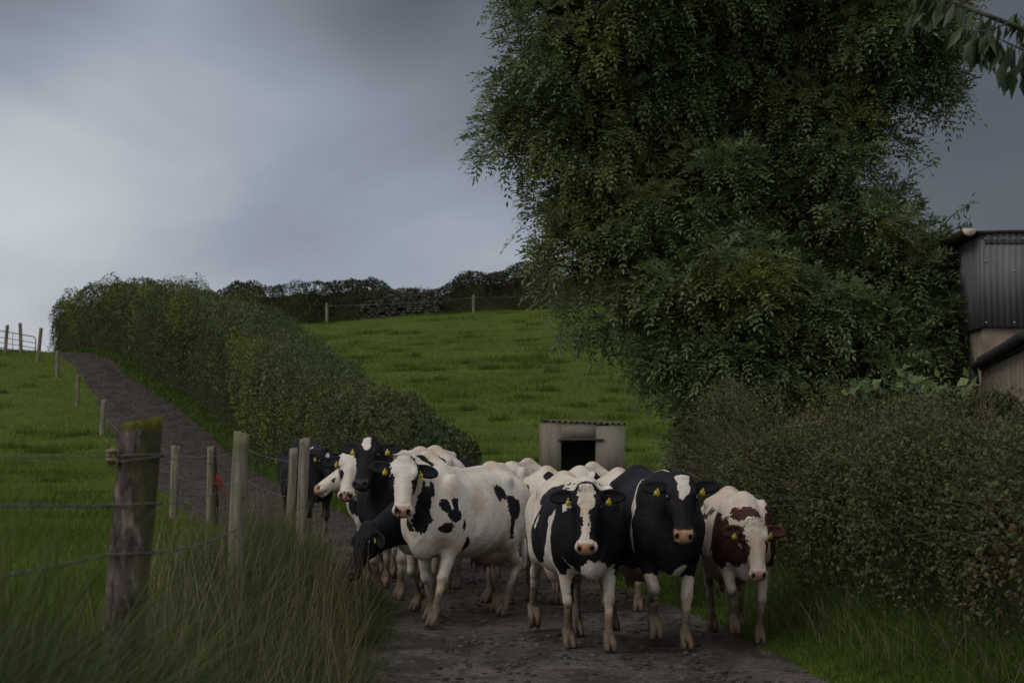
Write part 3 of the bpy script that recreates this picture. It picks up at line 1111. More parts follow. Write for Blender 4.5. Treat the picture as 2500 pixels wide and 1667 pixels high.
# ================================================================== ash tree
def limb(mb, pts, r0, r1, n=8, rng=RNG, wob=.05):
    pts = np.array(pts, float)
    t = np.linspace(0, 1, len(pts))
    k = max(8, len(pts) * 4)
    s = np.linspace(0, 1, k)
    P = np.stack([np.interp(s, t, pts[:, i]) for i in range(3)], 1)
    ker = np.array((.25, .5, .25))
    for _ in range(3):
        for i in range(3):
            P[1:-1, i] = np.convolve(P[:, i], ker, 'valid')
    P[1:-1] += rng.normal(0, wob, (k - 2, 3)) * .4
    mb.tube(P, np.linspace(r0, r1, k), n)
    return P


M_BARK = None
m = Mat("ash_bark", 0.92, 0.15)
M_BARK = m.color(m.ramp(m.noise(5, 5, .7, m.mapped((1, 1, .3))), [(.3, (.030, .028, .022)), (.55, (.075, .070, .056)), (.75, (.12, .112, .09))])).bump(m.noise(12, 4, .7, m.mapped((1, 1, .3))), .8, .03).m
M_ASH = leaf_mat("ash_leaves", [(.05, (.072, .108, .042)), (.35, (.106, .146, .055)), (.60, (.142, .182, .066)), (.95, (.186, .214, .078))], .8, .5, .46, (.17, .175, .040), .42, .6)

TD = 25.5


def lobe(u, v, r, dy=0.0, ry=None):
    p = at(u, v, TD + dy)
    return (p, np.array((r, ry or r, r)))


LOBES = [lobe(1420, 100, 1.34), lobe(1392, 320, 1.20), lobe(1640, -60, 1.7, .3), lobe(1900, -90, 1.7, .5), lobe(2060, 300, .95, .2), lobe(2150, 90, 1.05, .2), lobe(2255, 150, .66, .0), lobe(2230, -20, .7, .1),
         lobe(1700, 330, 1.30, .6), lobe(1950, 330, 1.2, .5), lobe(1700, 560, 1.30, .0), lobe(1465, 665, 1.02, -.3), lobe(1385, 420, .66, .1), lobe(1440, 540, .60, .0), lobe(1650, 880, .50, -.6), lobe(1530, 520, .75, .1), lobe(1980, 600, 1.25, .2),
         lobe(2150, 740, 1.05, -.1), lobe(1665, 790, 1.02, -.5), lobe(1850, 830, 1.35, -.5), lobe(2080, 880, 1.2, -.4), lobe(2230, 830, .70, -.4), lobe(1760, 985, .72, -.8),
         lobe(1870, 1010, .95, -.8), lobe(1735, 1070, .42, -1.0), lobe(2240, 640, .42, .0)]
rng = np.random.default_rng(21)
tree = thing("ash_tree", "large leafy ash tree towering over the herd beside the barn", "tree", (3.55, TD + .4, float(ground_z(3.55, TD + .4)) - .1))
toff = np.array(tree.location)
mb = MB()
base = toff * 1.0
fork = np.array((3.4, TD + .3, 2.6))
limb(mb, [base, base + (0, 0, 1.0), fork], .30, .22, 12)
mb2 = MB()
limb_paths = []
for i, (c, r) in enumerate(LOBES):
    st = fork if c[2] > 3.0 else fork - np.array((0, 0, .9))
    mid = st * .45 + c * .55 + np.array((0, 0, .25 + .15 * abs(c[0] - st[0]))) * (1 if c[2] > 3 else .2)
    P = limb(mb2, [st, mid, c + (c - mid) * .35], .11, .03, 7, rng, .06)
    limb_paths.append(P)
mb.v = [v - toff for v in mb.v]
mb.build("trunk", M_BARK, tree, True)

# sprays of drooping compound leaves, gathered in rounded clumps
vol = np.array([r[0] ** 2 for c, r in LOBES])
NSUB = 330
BOOST = np.array([1.7 if 1990 < 1250 + c[0] / TD * 4861 and c[2] > 5.2 else 1.0 for c, r in LOBES])
share = vol * BOOST / (vol * BOOST).sum()
si = np.repeat(np.arange(len(LOBES)), np.maximum(9, np.round(share * NSUB).astype(int)))
NSUB = len(si)
D0 = rand_dirs(NSUB, rng)
D0[:, 1] = np.where(rng.random(NSUB) < .40, -np.abs(D0[:, 1]), D0[:, 1])
R0 = np.array([LOBES[i][1][0] for i in si])
subr = np.clip(R0 * rng.uniform(.30, .48, NSUB), .24, .55)
S0 = np.array([LOBES[i][0] for i in si]) + D0 * (R0 * rng.uniform(.55, 1.02, NSUB) - subr * .55)[:, None]
NS = 11500
wi = rng.choice(NSUB, NS, p=subr ** 2 / (subr ** 2).sum())
D = unit(rand_dirs(NS, rng) + D0[wi] * .55 + np.array((0, 0, .30)))
Q = S0[wi] + D * (subr[wi] * (.50 + .52 * rng.random(NS) ** .6))[:, None] * np.array((1.12, 1.0, .90))
li = si[wi]
keep = (Q[:, 2] > .9)
Q, D, li, wi = Q[keep], D[keep], li[keep], wi[keep]
NS = len(Q)
tone = rng.random(NSUB)
inner = np.array([limb_paths[i][rng.integers(len(limb_paths[i]) // 2, len(limb_paths[i]))] for i in li])
for i in range(NS):
    if i % 3 == 0:
        a, b = inner[i], Q[i]
        mid = (a + b) / 2 + np.array((0, 0, .12))
        mb2.tube([a, mid, b], [.018, .011, .004], 3, False)
mb2.v = [v - toff for v in mb2.v]
mb2.build("limbs", M_BARK, tree, True)

chunks = []
NC, NL = 5, 9                                    # compound leaves per spray, leaflets per leaf
n = NS * NC
O = np.repeat(Q, NC, 0) + rng.normal(0, .06, (n, 3))
dirn = unit(np.repeat(D, NC, 0) * .7 + rand_dirs(n, rng) * .75 + np.array((-.10, -.15, .10)))
LL = rng.uniform(.20, .33, n)
upv = unit(np.array((-.15, -.35, 1.0)) + rand_dirs(n, rng) * .40)
side = unit(np.cross(dirn, upv))
upn = np.cross(side, dirn)
clump = np.repeat(.5 * tone[wi] + .5 * rng.random(NS), NC)
for j in range(NL):
    pair = j // 2
    sgn = 1 if j % 2 == 0 else -1
    t = (.25 + .70 * pair / 4) if j < 8 else .92
    pos = O + dirn * (LL * t)[:, None]
    pos[:, 2] -= .5 * LL * t ** 2
    if j < 8:
        ax = dirn * .62 + side * sgn * .8 - np.array((0, 0, .15)) + rand_dirs(n, rng) * .22
    else:
        ax = dirn + np.array((0, 0, -.6)) + rand_dirs(n, rng) * .15
    l = LL * rng.uniform(.24, .33, n)
    chunks.append(leaf_arrays(pos, ax, upn + rand_dirs(n, rng) * .35, l, l * rng.uniform(.34, .44, n), np.clip(clump * .6 + .4 * rng.random(n), 0, 1), .12))
V, T, R = cat_leaves(chunks)
link("crown", mesh_np("crown", V - toff, [T], M_ASH, {"rnd": R}), tree)
# a loose leafy twig reaching out over the barn roof
ch = []
mb = MB()
for (u0, v0), (u1, v1) in (((2270, 600), (2375, 500)), ((2285, 610), (2365, 555)), ((2060, 560), (2290, 400))):
    a, b = at(u0, v0, TD - .2), at(u1, v1, TD - .3)
    pts = np.array([a + (b - a) * t + np.array((0, 0, .10 * math.sin(t * 3))) for t in np.linspace(0, 1, 12)])
    mb.tube(pts - toff, np.linspace(.012, .003, 12), 4, False)
    k = 34 if v0 > 500 else 8
    tt = rng.uniform(.2, 1, k)
    P = a + (b - a) * tt[:, None] + rng.normal(0, .03, (k, 3)) + np.array((0, 0, .08))
    ch.append(leaf_arrays(P, rand_dirs(k, rng) + np.array((.3, 0, -.5)), rand_dirs(k, rng), rng.uniform(.07, .12, k), rng.uniform(.03, .045, k), rng.random(k)))
mb.build("loose_twigs", M_BARK, tree)
V, T, R = cat_leaves(ch)
link("loose_leaves", mesh_np("loose_leaves", V - toff, [T], M_ASH, {"rnd": R}), tree)

# ------------------------------------------------------------------ ivy-clad bank below the crown, behind the hedge end
M_IVY = leaf_mat("ivy_leaves", [(.08, (0.020, 0.040, 0.016)), (.40, (0.040, 0.071, 0.022)), (.65, (0.070, 0.102, 0.025)), (.92, (0.132, 0.163, 0.034))], 1.0, .45, .4, (.07, .085, .014), .2, .9)
rng = np.random.default_rng(33)
bush = thing("bush", "ivy covered bush filling the space under the ash tree at the hedge end", "bush", (2.9, 25.6, 0))
off = np.array(bush.location)
ch = []
core = MB()
for c, r in (((2.55, 25.4, .8), (.62, .8, .95)), ((3.1, 25.6, 1.2), (.85, .8, 1.25)), ((2.75, 25.7, 1.8), (.55, .6, .75)), ((3.9, 25.6, 1.5), (.9, .8, 1.3))):
    c, r = np.array(c), np.array(r)
    n = 9000
    d = rand_dirs(n, rng)
    rr_ = 1.02 - rng.random(n) ** 1.8 * .35
    P = c + d * r * (rr_ * (1 + .2 * fbm(d * 2 + c, 1.3, 3, 2)))[:, None]
    P = P[P[:, 2] > .05]
    n = len(P)
    l = rng.uniform(.045, .095, n)
    ch.append(leaf_arrays(P, rand_dirs(n, rng) + np.array((0, 0, -.5)), d[:n] * .6 + rand_dirs(n, rng) * .7 + np.array((0, -.4, .3)), l, l * .75, np.clip(.5 * rng.random(n) + .5 * (fbm(P, 2.2, 4, 2) * .5 + .5), 0, 1)))
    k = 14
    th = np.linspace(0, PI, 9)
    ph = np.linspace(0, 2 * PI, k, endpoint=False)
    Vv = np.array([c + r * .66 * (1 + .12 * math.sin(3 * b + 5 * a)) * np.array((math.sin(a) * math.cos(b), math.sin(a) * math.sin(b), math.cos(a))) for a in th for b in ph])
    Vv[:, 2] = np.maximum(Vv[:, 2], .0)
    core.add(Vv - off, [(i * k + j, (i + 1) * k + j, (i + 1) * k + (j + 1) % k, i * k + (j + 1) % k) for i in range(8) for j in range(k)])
V, T, R = cat_leaves(ch)
link("foliage", mesh_np("foliage", V - off, [T], M_IVY, {"rnd": R}), bush)
core.build("core_hull", M_CORE, bush)  # dark solid core added inside the ivy so it is not see-through

# young bramble with big round leaves growing out of the hedge top
M_BRAM = leaf_mat("bramble_leaves", [(.08, (0.046, 0.085, 0.031)), (.5, (0.093, 0.147, 0.040)), (.92, (0.178, 0.232, 0.054))], 2.0, .4, .45, None, .3)
br = thing("bramble", "bramble with big pale green leaves sprouting from the hedge top by the barn", "bush", tuple(at(2250, 960, 19.5)))
off = np.array(br.location)
ch, mb = [], MB()
for (u0, v0), (u1, v1) in (((2200, 1000), (2215, 905)), ((2210, 1000), (2150, 935)), ((2240, 1000), (2300, 935)), ((2270, 1000), (2385, 940)), ((2230, 1000), (2250, 940)), ((2290, 1000), (2350, 965)), ((2180, 1000), (2110, 960)), ((2150, 1000), (2060, 955))):
    a, b = at(u0, v0, 19.6 + rng.uniform(-.3, .3)), at(u1, v1, 19.3 + rng.uniform(-.3, .3))
    tt = np.linspace(0, 1, 9)
    pts = a + (b - a) * tt[:, None] + np.stack([0 * tt, 0 * tt, .08 * np.sin(tt * PI)], 1)
    mb.tube(pts - off, np.linspace(.008, .003, 9), 4, False)
    k = 26
    t = rng.uniform(.15, 1.0, k)
    P = np.stack([np.interp(t, tt, pts[:, i]) for i in range(3)], 1) + rng.normal(0, .035, (k, 3))
    l = rng.uniform(.08, .14, k)
    ch.append(leaf_arrays(P, rand_dirs(k, rng) + np.array((0, -.3, -.2)), rand_dirs(k, rng) * .6 + np.array((-.3, -.5, .8)), l, l * .8, rng.random(k), .12))
V, T, R = cat_leaves(ch)
link("leaves", mesh_np("leaves", V - off, [T], M_BRAM, {"rnd": R}), br)
mb.build("canes", M_TWIG, br)

# overhanging branch of a nearer tree at the corner
M_CHERRY = leaf_mat("cherry_leaves", [(.08, (0.016, 0.028, 0.012)), (.5, (0.031, 0.053, 0.019)), (.92, (0.062, 0.093, 0.025))], 2.0, .35, .45, None, .25)
ch_t = thing("cherry_tree", "dark drooping leafy branch of a nearer tree hanging into the top corner of the sky", "tree", (4.6, 8.6, float(ground_z(4.6, 8.6))))
off = np.array(ch_t.location)
mb = MB()
limb(mb, [off + (0, 0, -.1), off + (.05, 0, 1.6), off + (-.1, -.1, 3.4), off + (-.3, -.1, 4.6)], .15, .08, 10, rng, .02)
mb.v = [v - off for v in mb.v]
mb.build("trunk", M_BARK, ch_t, True)
mb = MB()
chs = []
D8 = 8.2
brs = [([(2900, -300), (2650, 120), (2500, 62), (2410, 28), (2330, -8), (2262, -40)], .016, 0), ([(2470, 50), (2420, 70), (2370, 70), (2345, 60)], .005, 1), ([(2640, 120), (2540, 130), (2480, 105), (2440, 85)], .007, 1),
       ([(2700, 150), (2580, 160), (2500, 160), (2460, 150)], .006, 1), ([(2450, 40), (2415, 75), (2395, 100)], .004, 1), ([(2360, 0), (2300, 0), (2265, 5)], .004, 1), ([(2560, 100), (2530, 60), (2500, 30)], .004, 1)]
for pts, r0, lv in brs:
    P = np.array([at(u, v, D8 + .25 * math.sin(u * .02)) for u, v in pts])
    k = 24
    s = np.linspace(0, 1, len(P))
    P = np.stack([np.interp(np.linspace(0, 1, k), s, P[:, i]) for i in range(3)], 1)
    for _ in range(2):
        P[1:-1] = P[:-2] * .25 + P[1:-1] * .5 + P[2:] * .25
    mb.tube(P - off, np.linspace(r0, r0 * .3, k), 6, False)
    nl = 17 if lv else 22
    ii = rng.integers(6 if lv else 12, k, nl)
    n = nl
    pos = P[ii] + rng.normal(0, .012, (n, 3))
    l = rng.uniform(.10, .15, n)
    ax = rand_dirs(n, rng) * .45 + np.array((-.15, 0, -1.0))
    # long pointed leaves in two halves so that they curl
    V1, T1, R1 = leaf_arrays(pos, ax, rand_dirs(n, rng), l, l * rng.uniform(.28, .40, n), rng.random(n), .3)
    chs.append((V1, T1, R1))
V, T, R = cat_leaves(chs)
link("leaves", mesh_np("leaves", V - off, [T], M_CHERRY, {"rnd": R}), ch_t)
mb.build("branches", M_BARK, ch_t, True)

# ================================================================== cows
def smin(a, b, k):
    h = np.clip(0.5 + 0.5 * (b - a) / k, 0, 1)
    return b + (a - b) * h - k * h * (1 - h)


class Vol:
    """a distance volume on a grid; shapes are blended into it"""
    def __init__(self, lo, hi, h):
        self.lo = np.array(lo, float)
        self.h = h
        self.n = np.ceil((np.array(hi) - self.lo) / h).astype(int) + 1
        self.F = np.full(self.n, 1.0, np.float32)
        self.ax = [(self.lo[i] + np.arange(self.n[i]) * h).astype(np.float32) for i in range(3)]

    def put(self, fn, lo, hi, k, sub=False, m=0.10):
        i0 = np.clip(np.floor((np.array(lo) - m - self.lo) / self.h).astype(int), 0, self.n - 1)
        i1 = np.clip(np.ceil((np.array(hi) + m - self.lo) / self.h).astype(int) + 1, 1, self.n)
        s = tuple(slice(a, b) for a, b in zip(i0, i1))
        x = self.ax[0][s[0]][:, None, None]
        y = self.ax[1][s[1]][None, :, None]
        z = self.ax[2][s[2]][None, None, :]
        d = fn(x, y, z)
        if sub:
            self.F[s] = -smin(-self.F[s], d, k)
        else:
            self.F[s] = smin(self.F[s], d, k)

    def capsule(self, a, b, ra, rb, k, fy=1.0, sub=False):
        a, b = np.array(a, float), np.array(b, float)
        A, B = a.copy(), b.copy()
        A[1] /= fy
        B[1] /= fy
        ba = B - A
        L = float(ba @ ba) + 1e-9

        def fn(x, y, z):
            y = y / fy
            t = np.clip(((x - A[0]) * ba[0] + (y - A[1]) * ba[1] + (z - A[2]) * ba[2]) / L, 0, 1)
            d = np.sqrt((x - A[0] - t * ba[0]) ** 2 + (y - A[1] - t * ba[1]) ** 2 + (z - A[2] - t * ba[2]) ** 2) - (ra + (rb - ra) * t)
            return d * min(1.0, fy)
        R = max(ra, rb) * max(1, fy)
        self.put(fn, np.minimum(a, b) - R, np.maximum(a, b) + R, k, sub)

    def ell(self, c, r, k, R=None, sub=False):
        c, r = np.array(c, float), np.array(r, float)
        M = np.eye(3) if R is None else np.array(R, float)      # columns = local axes

        def fn(x, y, z):
            X, Y, Z = x - c[0], y - c[1], z - c[2]
            k0 = 0
            k1 = 0
            for i in range(3):
                u = X * M[0, i] + Y * M[1, i] + Z * M[2, i]
                k0 = k0 + (u / r[i]) ** 2
                k1 = k1 + (u / r[i] ** 2) ** 2
            k0, k1 = np.sqrt(k0), np.sqrt(k1) + 1e-6
            return k0 * (k0 - 1) / k1
        R2 = r.max() if R is not None else r
        self.put(fn, c - R2, c + R2, k, sub)

    def loft(self, M, o, S, k, npow=2.0, egg=0.0):
        """stations along local axis 0: (s, top, bottom, halfwidth) in axes 2 and 1"""
        S = np.array(S, float)
        ss = np.linspace(S[0, 0], S[-1, 0], 160)
        tab = [np.interp(ss, S[:, 0], S[:, i]) for i in (1, 2, 3)]
        ker = np.hanning(13)
        ker /= ker.sum()
        for i in range(3):
            tab[i] = np.convolve(np.pad(tab[i], 6, mode='edge'), ker, 'valid')
        o = np.array(o, float)
        M = np.array(M, float)
        R = max(abs(S[:, 1]).max(), abs(S[:, 2]).max(), S[:, 3].max())
        ends = np.array([o + M[:, 0] * S[0, 0], o + M[:, 0] * S[-1, 0]])
        zc = (S[:, 1].max() + S[:, 2].min()) / 2
        zr = (S[:, 1].max() - S[:, 2].min()) / 2
        ctr = ends + M[:, 2] * zc
        rad = np.abs(M[:, 1]) * S[:, 3].max() + np.abs(M[:, 2]) * zr

        def fn(x, y, z):
            X, Y, Z = x - o[0], y - o[1], z - o[2]
            s = X * M[0, 0] + Y * M[1, 0] + Z * M[2, 0]
            w = X * M[0, 1] + Y * M[1, 1] + Z * M[2, 1]
            q = X * M[0, 2] + Y * M[1, 2] + Z * M[2, 2]
            sc = np.clip(s, ss[0], ss[-1])
            t, b, hw = (np.interp(sc, ss, tb).astype(np.float32) for tb in tab)
            qc, hd = (t + b) / 2, (t - b) / 2
            qn = np.clip((q - qc) / hd, -1.2, 1.2)
            hw2 = hw * (1 - egg * qn)
            d = ((np.abs(w) / hw2) ** npow + np.abs((q - qc) / hd) ** npow) ** (1 / npow) - 1
            d = d * np.minimum(hw, hd) * 0.9
            e = np.abs(s - sc)
            return np.where(e > 0, np.sqrt(np.maximum(d, 0) ** 2 + e ** 2), d)
        self.put(fn, ctr.min(0) - rad, ctr.max(0) + rad, k)

    def surface(self):
        F, h = self.F, self.h
        neg = F < 0
        n = np.array(F.shape) - 1
        cnt = np.zeros(n, np.int8)
        for c in range(8):
            i, j, k = c & 1, c >> 1 & 1, c >> 2
            cnt += neg[i:i + n[0], j:j + n[1], k:k + n[2]]
        act = (cnt > 0) & (cnt < 8)
        idx = np.argwhere(act)
        vid = np.full(n, -1, np.int64)
        vid[act] = np.arange(len(idx))
        cv = {}
        for c in range(8):
            o = (c & 1, c >> 1 & 1, c >> 2)
            cv[o] = F[idx[:, 0] + o[0], idx[:, 1] + o[1], idx[:, 2] + o[2]]
        acc = np.zeros((len(idx), 3))
        num = np.zeros(len(idx))
        for a in range(3):
            b, d = (a + 1) % 3, (a + 2) % 3
            for u in (0, 1):
                for v in (0, 1):
                    o0 = [0, 0, 0]
                    o0[b], o0[d] = u, v
                    o1 = list(o0)
                    o1[a] = 1
                    f0, f1 = cv[tuple(o0)], cv[tuple(o1)]
                    m = (f0 < 0) != (f1 < 0)
                    t = np.where(m, f0 / np.where(m, f0 - f1, 1), 0)
                    p = np.tile(np.array(o0, float), (len(idx), 1))
                    p[:, a] = t
                    acc[m] += p[m]
                    num += m
        V = self.lo + (idx + acc / np.maximum(num, 1)[:, None]) * h
        Q = []
        for a in range(3):
            b, d = (a + 1) % 3, (a + 2) % 3
            sl0 = [slice(1, n[i]) for i in range(3)]
            sl0[a] = slice(0, n[a])
            sl1 = list(sl0)
            sl1[a] = slice(1, n[a] + 1)
            s0, s1 = neg[tuple(sl0)], neg[tuple(sl1)]
            for flip in (0, 1):
                e = np.argwhere((s0 & ~s1) if not flip else (~s0 & s1))
                if not len(e):
                    continue
                e = e + np.array([0 if i == a else 1 for i in range(3)])
                ib, id_ = np.eye(3, dtype=int)[b], np.eye(3, dtype=int)[d]
                g = lambda q: vid[q[:, 0], q[:, 1], q[:, 2]]
                quad = np.stack([g(e - ib - id_), g(e - id_), g(e), g(e - ib)], 1)
                Q.append(quad[:, ::-1] if flip else quad)
        Q = np.concatenate(Q)
        Q = Q[(Q >= 0).all(1)]
        return V, Q


def ik(E, F, L1, L2, sgn):
    """middle joint of a two-bone chain in the x-z plane, bent towards +x (sgn=1) or -x"""
    dx, dz = F[0] - E[0], F[2] - E[2]
    D = min(math.hypot(dx, dz), (L1 + L2) * 0.9995)
    a = (L1 * L1 - L2 * L2 + D * D) / (2 * D)
    hh = math.sqrt(max(L1 * L1 - a * a, 0))
    L = math.hypot(dx, dz)
    ux, uz = dx / L, dz / L
    px, pz = -uz, ux                     # perpendicular
    if px * sgn < 0:
        px, pz = -px, -pz
    t = a / D
    return (E[0] + ux * a + px * hh, E[1] + (F[1] - E[1]) * t, E[2] + uz * a + pz * hh)


TORSO = [(-.85, 1.29, 1.02, .10), (-.75, 1.36, .88, .21), (-.6, 1.39, .74, .265), (-.42, 1.40, .66, .30), (-.15, 1.37, .58, .345),
         (.1, 1.36, .56, .362), (.35, 1.36, .575, .328), (.55, 1.37, .60, .28), (.7, 1.32, .64, .235), (.82, 1.20, .70, .17), (.9, 1.05, .79, .09)]
HS = 1.05
HEAD = [(-.035, .035, -.05, .05), (0, .062, -.11, .088), (.08, .075, -.165, .112), (.15, .07, -.185, .116), (.22, .058, -.175, .100),
        (.30, .05, -.135, .078), (.38, .043, -.105, .068), (.45, .04, -.092, .072), (.50, .034, -.085, .076), (.535, .015, -.07, .058), (.55, -.01, -.045, .03)]
HEAD = [(a, b, c, d * 1.05) for a, b, c, d in HEAD]


def head_frame(yaw, pitch, roll):
    cy, sy, cp, sp = math.cos(yaw), math.sin(yaw), math.cos(pitch), math.sin(pitch)
    s = np.array((cp * cy, cp * sy, -sp))
    w = np.array((-sy, cy, 0.0))
    q = np.cross(s, w)
    cr, sr = math.cos(roll), math.sin(roll)
    w, q = w * cr + q * sr, q * cr - w * sr
    return np.stack([s, w, q], 1)


def cow_mesh(name, P, h):
    """P: pose and pattern. Returns the body mesh and the head frame."""
    hp = np.array(P["poll"], float)
    M = head_frame(math.radians(P.get("hyaw", 0)), math.radians(P.get("hpitch", 58)), math.radians(P.get("hroll", 0)))
    H = lambda s, w, q: tuple(hp + M @ np.array((s, w, q)))
    muz = np.array(H(.56, 0, 0))
    ext = np.array([H(.05, .4, 0), H(.05, -.4, 0), muz, hp])
    lo = np.minimum((-1.08, -.50, -.04), ext.min(0) - .12)
    hi = np.maximum((1.02, .50, 1.54), ext.max(0) + .12)
    v = Vol(lo, hi, h)
    fat = P.get("fat", 1.0)
    T = [(s, t, b if fat == 1 else b + (1 - fat) * .4, w * fat) for s, t, b, w in TORSO]
    v.loft(np.eye(3), (0, 0, 0), T, .02, 2.15, .2)
    for a, b, r in (((-.83, 0, 1.335), (-.45, 0, 1.385), .04), ((-.45, 0, 1.385), (.2, 0, 1.35), .042), ((.2, 0, 1.35), (.50, 0, 1.385), .04)):
        v.capsule(a, b, r, r, .07)
    for sg in (1, -1):
        v.ell((.55, sg * .185, 1.06), (.16, .085, .30), .09)
        v.ell((.66, sg * .17, .92), (.13, .08, .17), .08)
        v.ell((.42, sg * .045, 1.31), (.22, .06, .08), .09)
        v.capsule((-.41, sg * .215, 1.285), (-.46, sg * .03, 1.36), .042, .05, .095)
        v.ell((-.80, sg * .11, 1.23), (.055, .04, .04), .07)
        v.ell((-.62, sg * .185, .96), (.20, .10, .30), .09)
        v.ell((-.20, sg * .41, 1.20), (.14, .12, .14), .10, sub=True)
        v.ell((.33, sg * .43, 1.05), (.06, .11, .25), .08, sub=True)
    v.ell((.78, 0, .74), (.13, .10, .15), .08)
    v.ell((-.40, 0, .60), (.23, .18, .145), .05)
    for x in (-.32, -.48):
        for sg in (1, -1):
            v.capsule((x, sg * .08, .50), (x + .005, sg * .085, .41), .017, .012, .015)
    # tail
    tw = P.get("tail", 0.0)
    v.capsule((-.84, 0, 1.34), (-.92, tw * .2, 1.16), .036, .026, .03)
    v.capsule((-.92, tw * .2, 1.16), (-.93, tw * .7, .72), .022, .015, .02)
    v.ell((-.925, tw * .9, .56), (.035, .035, .17), .03)
    # neck
    v.capsule((.48, 0, 1.26), H(.03, 0, -.05), .10, .078, .09, .85)
    v.capsule((.62, 0, 1.08), H(.09, 0, -.10), .205, .112, .07, .74)
    v.capsule((.76, 0, .84), H(.16, 0, -.13), .12, .065, .06, .62)
    # head
    v.loft(M, hp, HEAD, .045, 2.35, -.16)
    for sg in (1, -1):
        v.ell(H(.135, sg * .094, .035), (.045, .024, .026), .03, M)
        v.ell(H(.19, sg * .078, -.09), (.09, .032, .065), .04, M)
        v.ell(H(.165, sg * .118, .012), (.024, .012, .018), .012, M, sub=True)
    v.capsule(H(.2, 0, .035), H(.43, 0, .018), .036, .032, .03)
    v.ell(H(.495, 0, -.012), (.05, .088, .052), .03, M)
    v.ell(H(.475, 0, -.082), (.055, .05, .028), .02, M)
    v.ell(H(.0, 0, .03), (.045, .06, .045), .04, M)
    for sg in (1, -1):
        v.ell(H(.525, sg * .050, .018), (.026, .016, .022), .010, M, sub=True)
        v.capsule(H(.535, sg * .01, -.052), H(.45, sg * .07, -.06), .007, .006, .008, sub=True)
    # ears
    ears = []
    for sg in (1, -1):
        dp = P.get("ear", (0.10, 0.10))[0 if sg > 0 else 1]
        dp = math.radians(dp * 100 if abs(dp) < 2 else dp)
        a = np.array((math.sin(dp), sg * math.cos(dp), -.12))
        a /= np.linalg.norm(a)
        nq = np.array((.18, 0, 1.0))
        nq = nq - a * (nq @ a)
        nq /= np.linalg.norm(nq)
        b = np.cross(nq, a)
        E = M @ np.stack([a, b, nq], 1)
        base = np.array(H(.045, sg * .09, -.03))
        c = base + E[:, 0] * .12
        v.capsule(base - E[:, 0] * .02, base + E[:, 0] * .06, .038, .04, .025)
        v.ell(c + E[:, 0] * .0, (.108, .062, .022), .02, E)
        v.ell(c + E[:, 2] * .024 - E[:, 0] * .002, (.086, .044, .026), .012, E, sub=True)
        ears.append((c, E))
    # legs
    hoofs = []
    legs = P.get("legs", {})
    for nm, sg in (("fl", 1), ("fr", -1)):
        dx, dy, dz = legs.get(nm, (0, 0, 0))
        S, E = (.60 + dx * .1, sg * .18, .98), (.515 + dx * .12, sg * .185, .755 + dz * .35)
        Hf = np.array((.56 + dx, sg * .165 + dy, dz))
        tilt = dz * 1.0
        F = (Hf[0] - .045 - tilt * .5, Hf[1], Hf[2] + .14)
        K = ik(E, F, .355, .275, 1)
        v.capsule(S, E, .125, .092, .07, .8)
        v.capsule(E, K, .086, .048, .05, .9)
        v.ell((K[0] + .008, K[1], K[2]), (.052, .047, .058), .02)
        v.capsule(K, F, .038, .031, .02)
        hoofs.append((Hf, F, dz))
    for nm, sg in (("hl", 1), ("hr", -1)):
        dx, dy, dz = legs.get(nm, (0, 0, 0))
        Hp, St = (-.60, sg * .18, 1.06), (-.42 + dx * .22, sg * .20, .76 + dz * .2)
        Hf = np.array((-.66 + dx, sg * .155 + dy, dz))
        F = (Hf[0] - .05 - dz * .5, Hf[1], Hf[2] + .14)
        K = ik(St, F, .41, .37, -1)
        v.capsule(Hp, St, .17, .13, .08, .75)
        v.capsule(St, K, .115, .047, .06, .8)
        v.ell((K[0] - .01, K[1], K[2] + .01), (.056, .042, .07), .03)
        v.ell((K[0] - .045, K[1], K[2] + .045), (.03, .024, .04), .03)
        v.capsule(K, F, .041, .033, .02)
        hoofs.append((Hf, F, dz))
    for Hf, F, dz in hoofs:
        v.ell((F[0] - .005, F[1], F[2]), (.046, .044, .045), .015)
        pt = math.radians(min(75.0, 260 * dz))
        ct, st = math.cos(pt), math.sin(pt)
        f = np.array((ct, 0, -st))
        u = np.array((st, 0, ct))
        E = np.stack([f, (0, 1, 0), u], 1)
        for sg in (1, -1):
            c = np.array((Hf[0], Hf[1] + sg * .029, Hf[2] + .04)) + f * .008
            v.capsule((F[0], F[1] + sg * .016, F[2] - .01), c + u * .02, .031, .027, .015)
            v.ell(c - u * .026, (.062, .0275, .066), .005, E)
            v.ell(c + u * .012 - f * .006, (.044, .026, .018), .010, E)
            v.ell((F[0] - .05, F[1] + sg * .026, F[2] - .02), (.016, .014, .018), .006)
        if dz < .03:                         # flat sole
            v.put(lambda x, y, z, t=Hf[2] + .001: z - t + 0 * x + 0 * y, Hf - (.1, .09, .05), Hf + (.13, .09, .0), .004, sub=True, m=0)
    X, Y, Z = v.ax[0][:, None, None], v.ax[1][None, :, None], v.ax[2][None, None, :]
    side = np.clip((np.abs(Y) - .12) / .12, 0, 1)
    ribs = np.clip(1 - np.abs((X - .12) / .34) ** 3, 0, 1) * np.clip(1 - np.abs((Z - .98) / .30) ** 2, 0, 1) * side
    v.F += (.0045 * np.sin(2 * PI * (X - .25 * Z) / .098)) * ribs
    ph = P.get("ph", len(P.get("ops", [])))
    v.F += .0050 * np.sin(9 * X + 4 * Z + ph) * np.sin(11 * Z - 3 * Y + 2 * ph) * np.sin(8 * Y + 5 * X + 1)
    v.F += .0022 * np.sin(31 * X + 9 * Y + ph) * np.sin(27 * Z + 13 * Y) * np.clip(1.25 - np.abs(X) , 0, 1)
    V, Q = v.surface()

    # ---- which vertices belong to the head / ears
    L = (V - hp) @ M                                   # head coordinates s, w, q
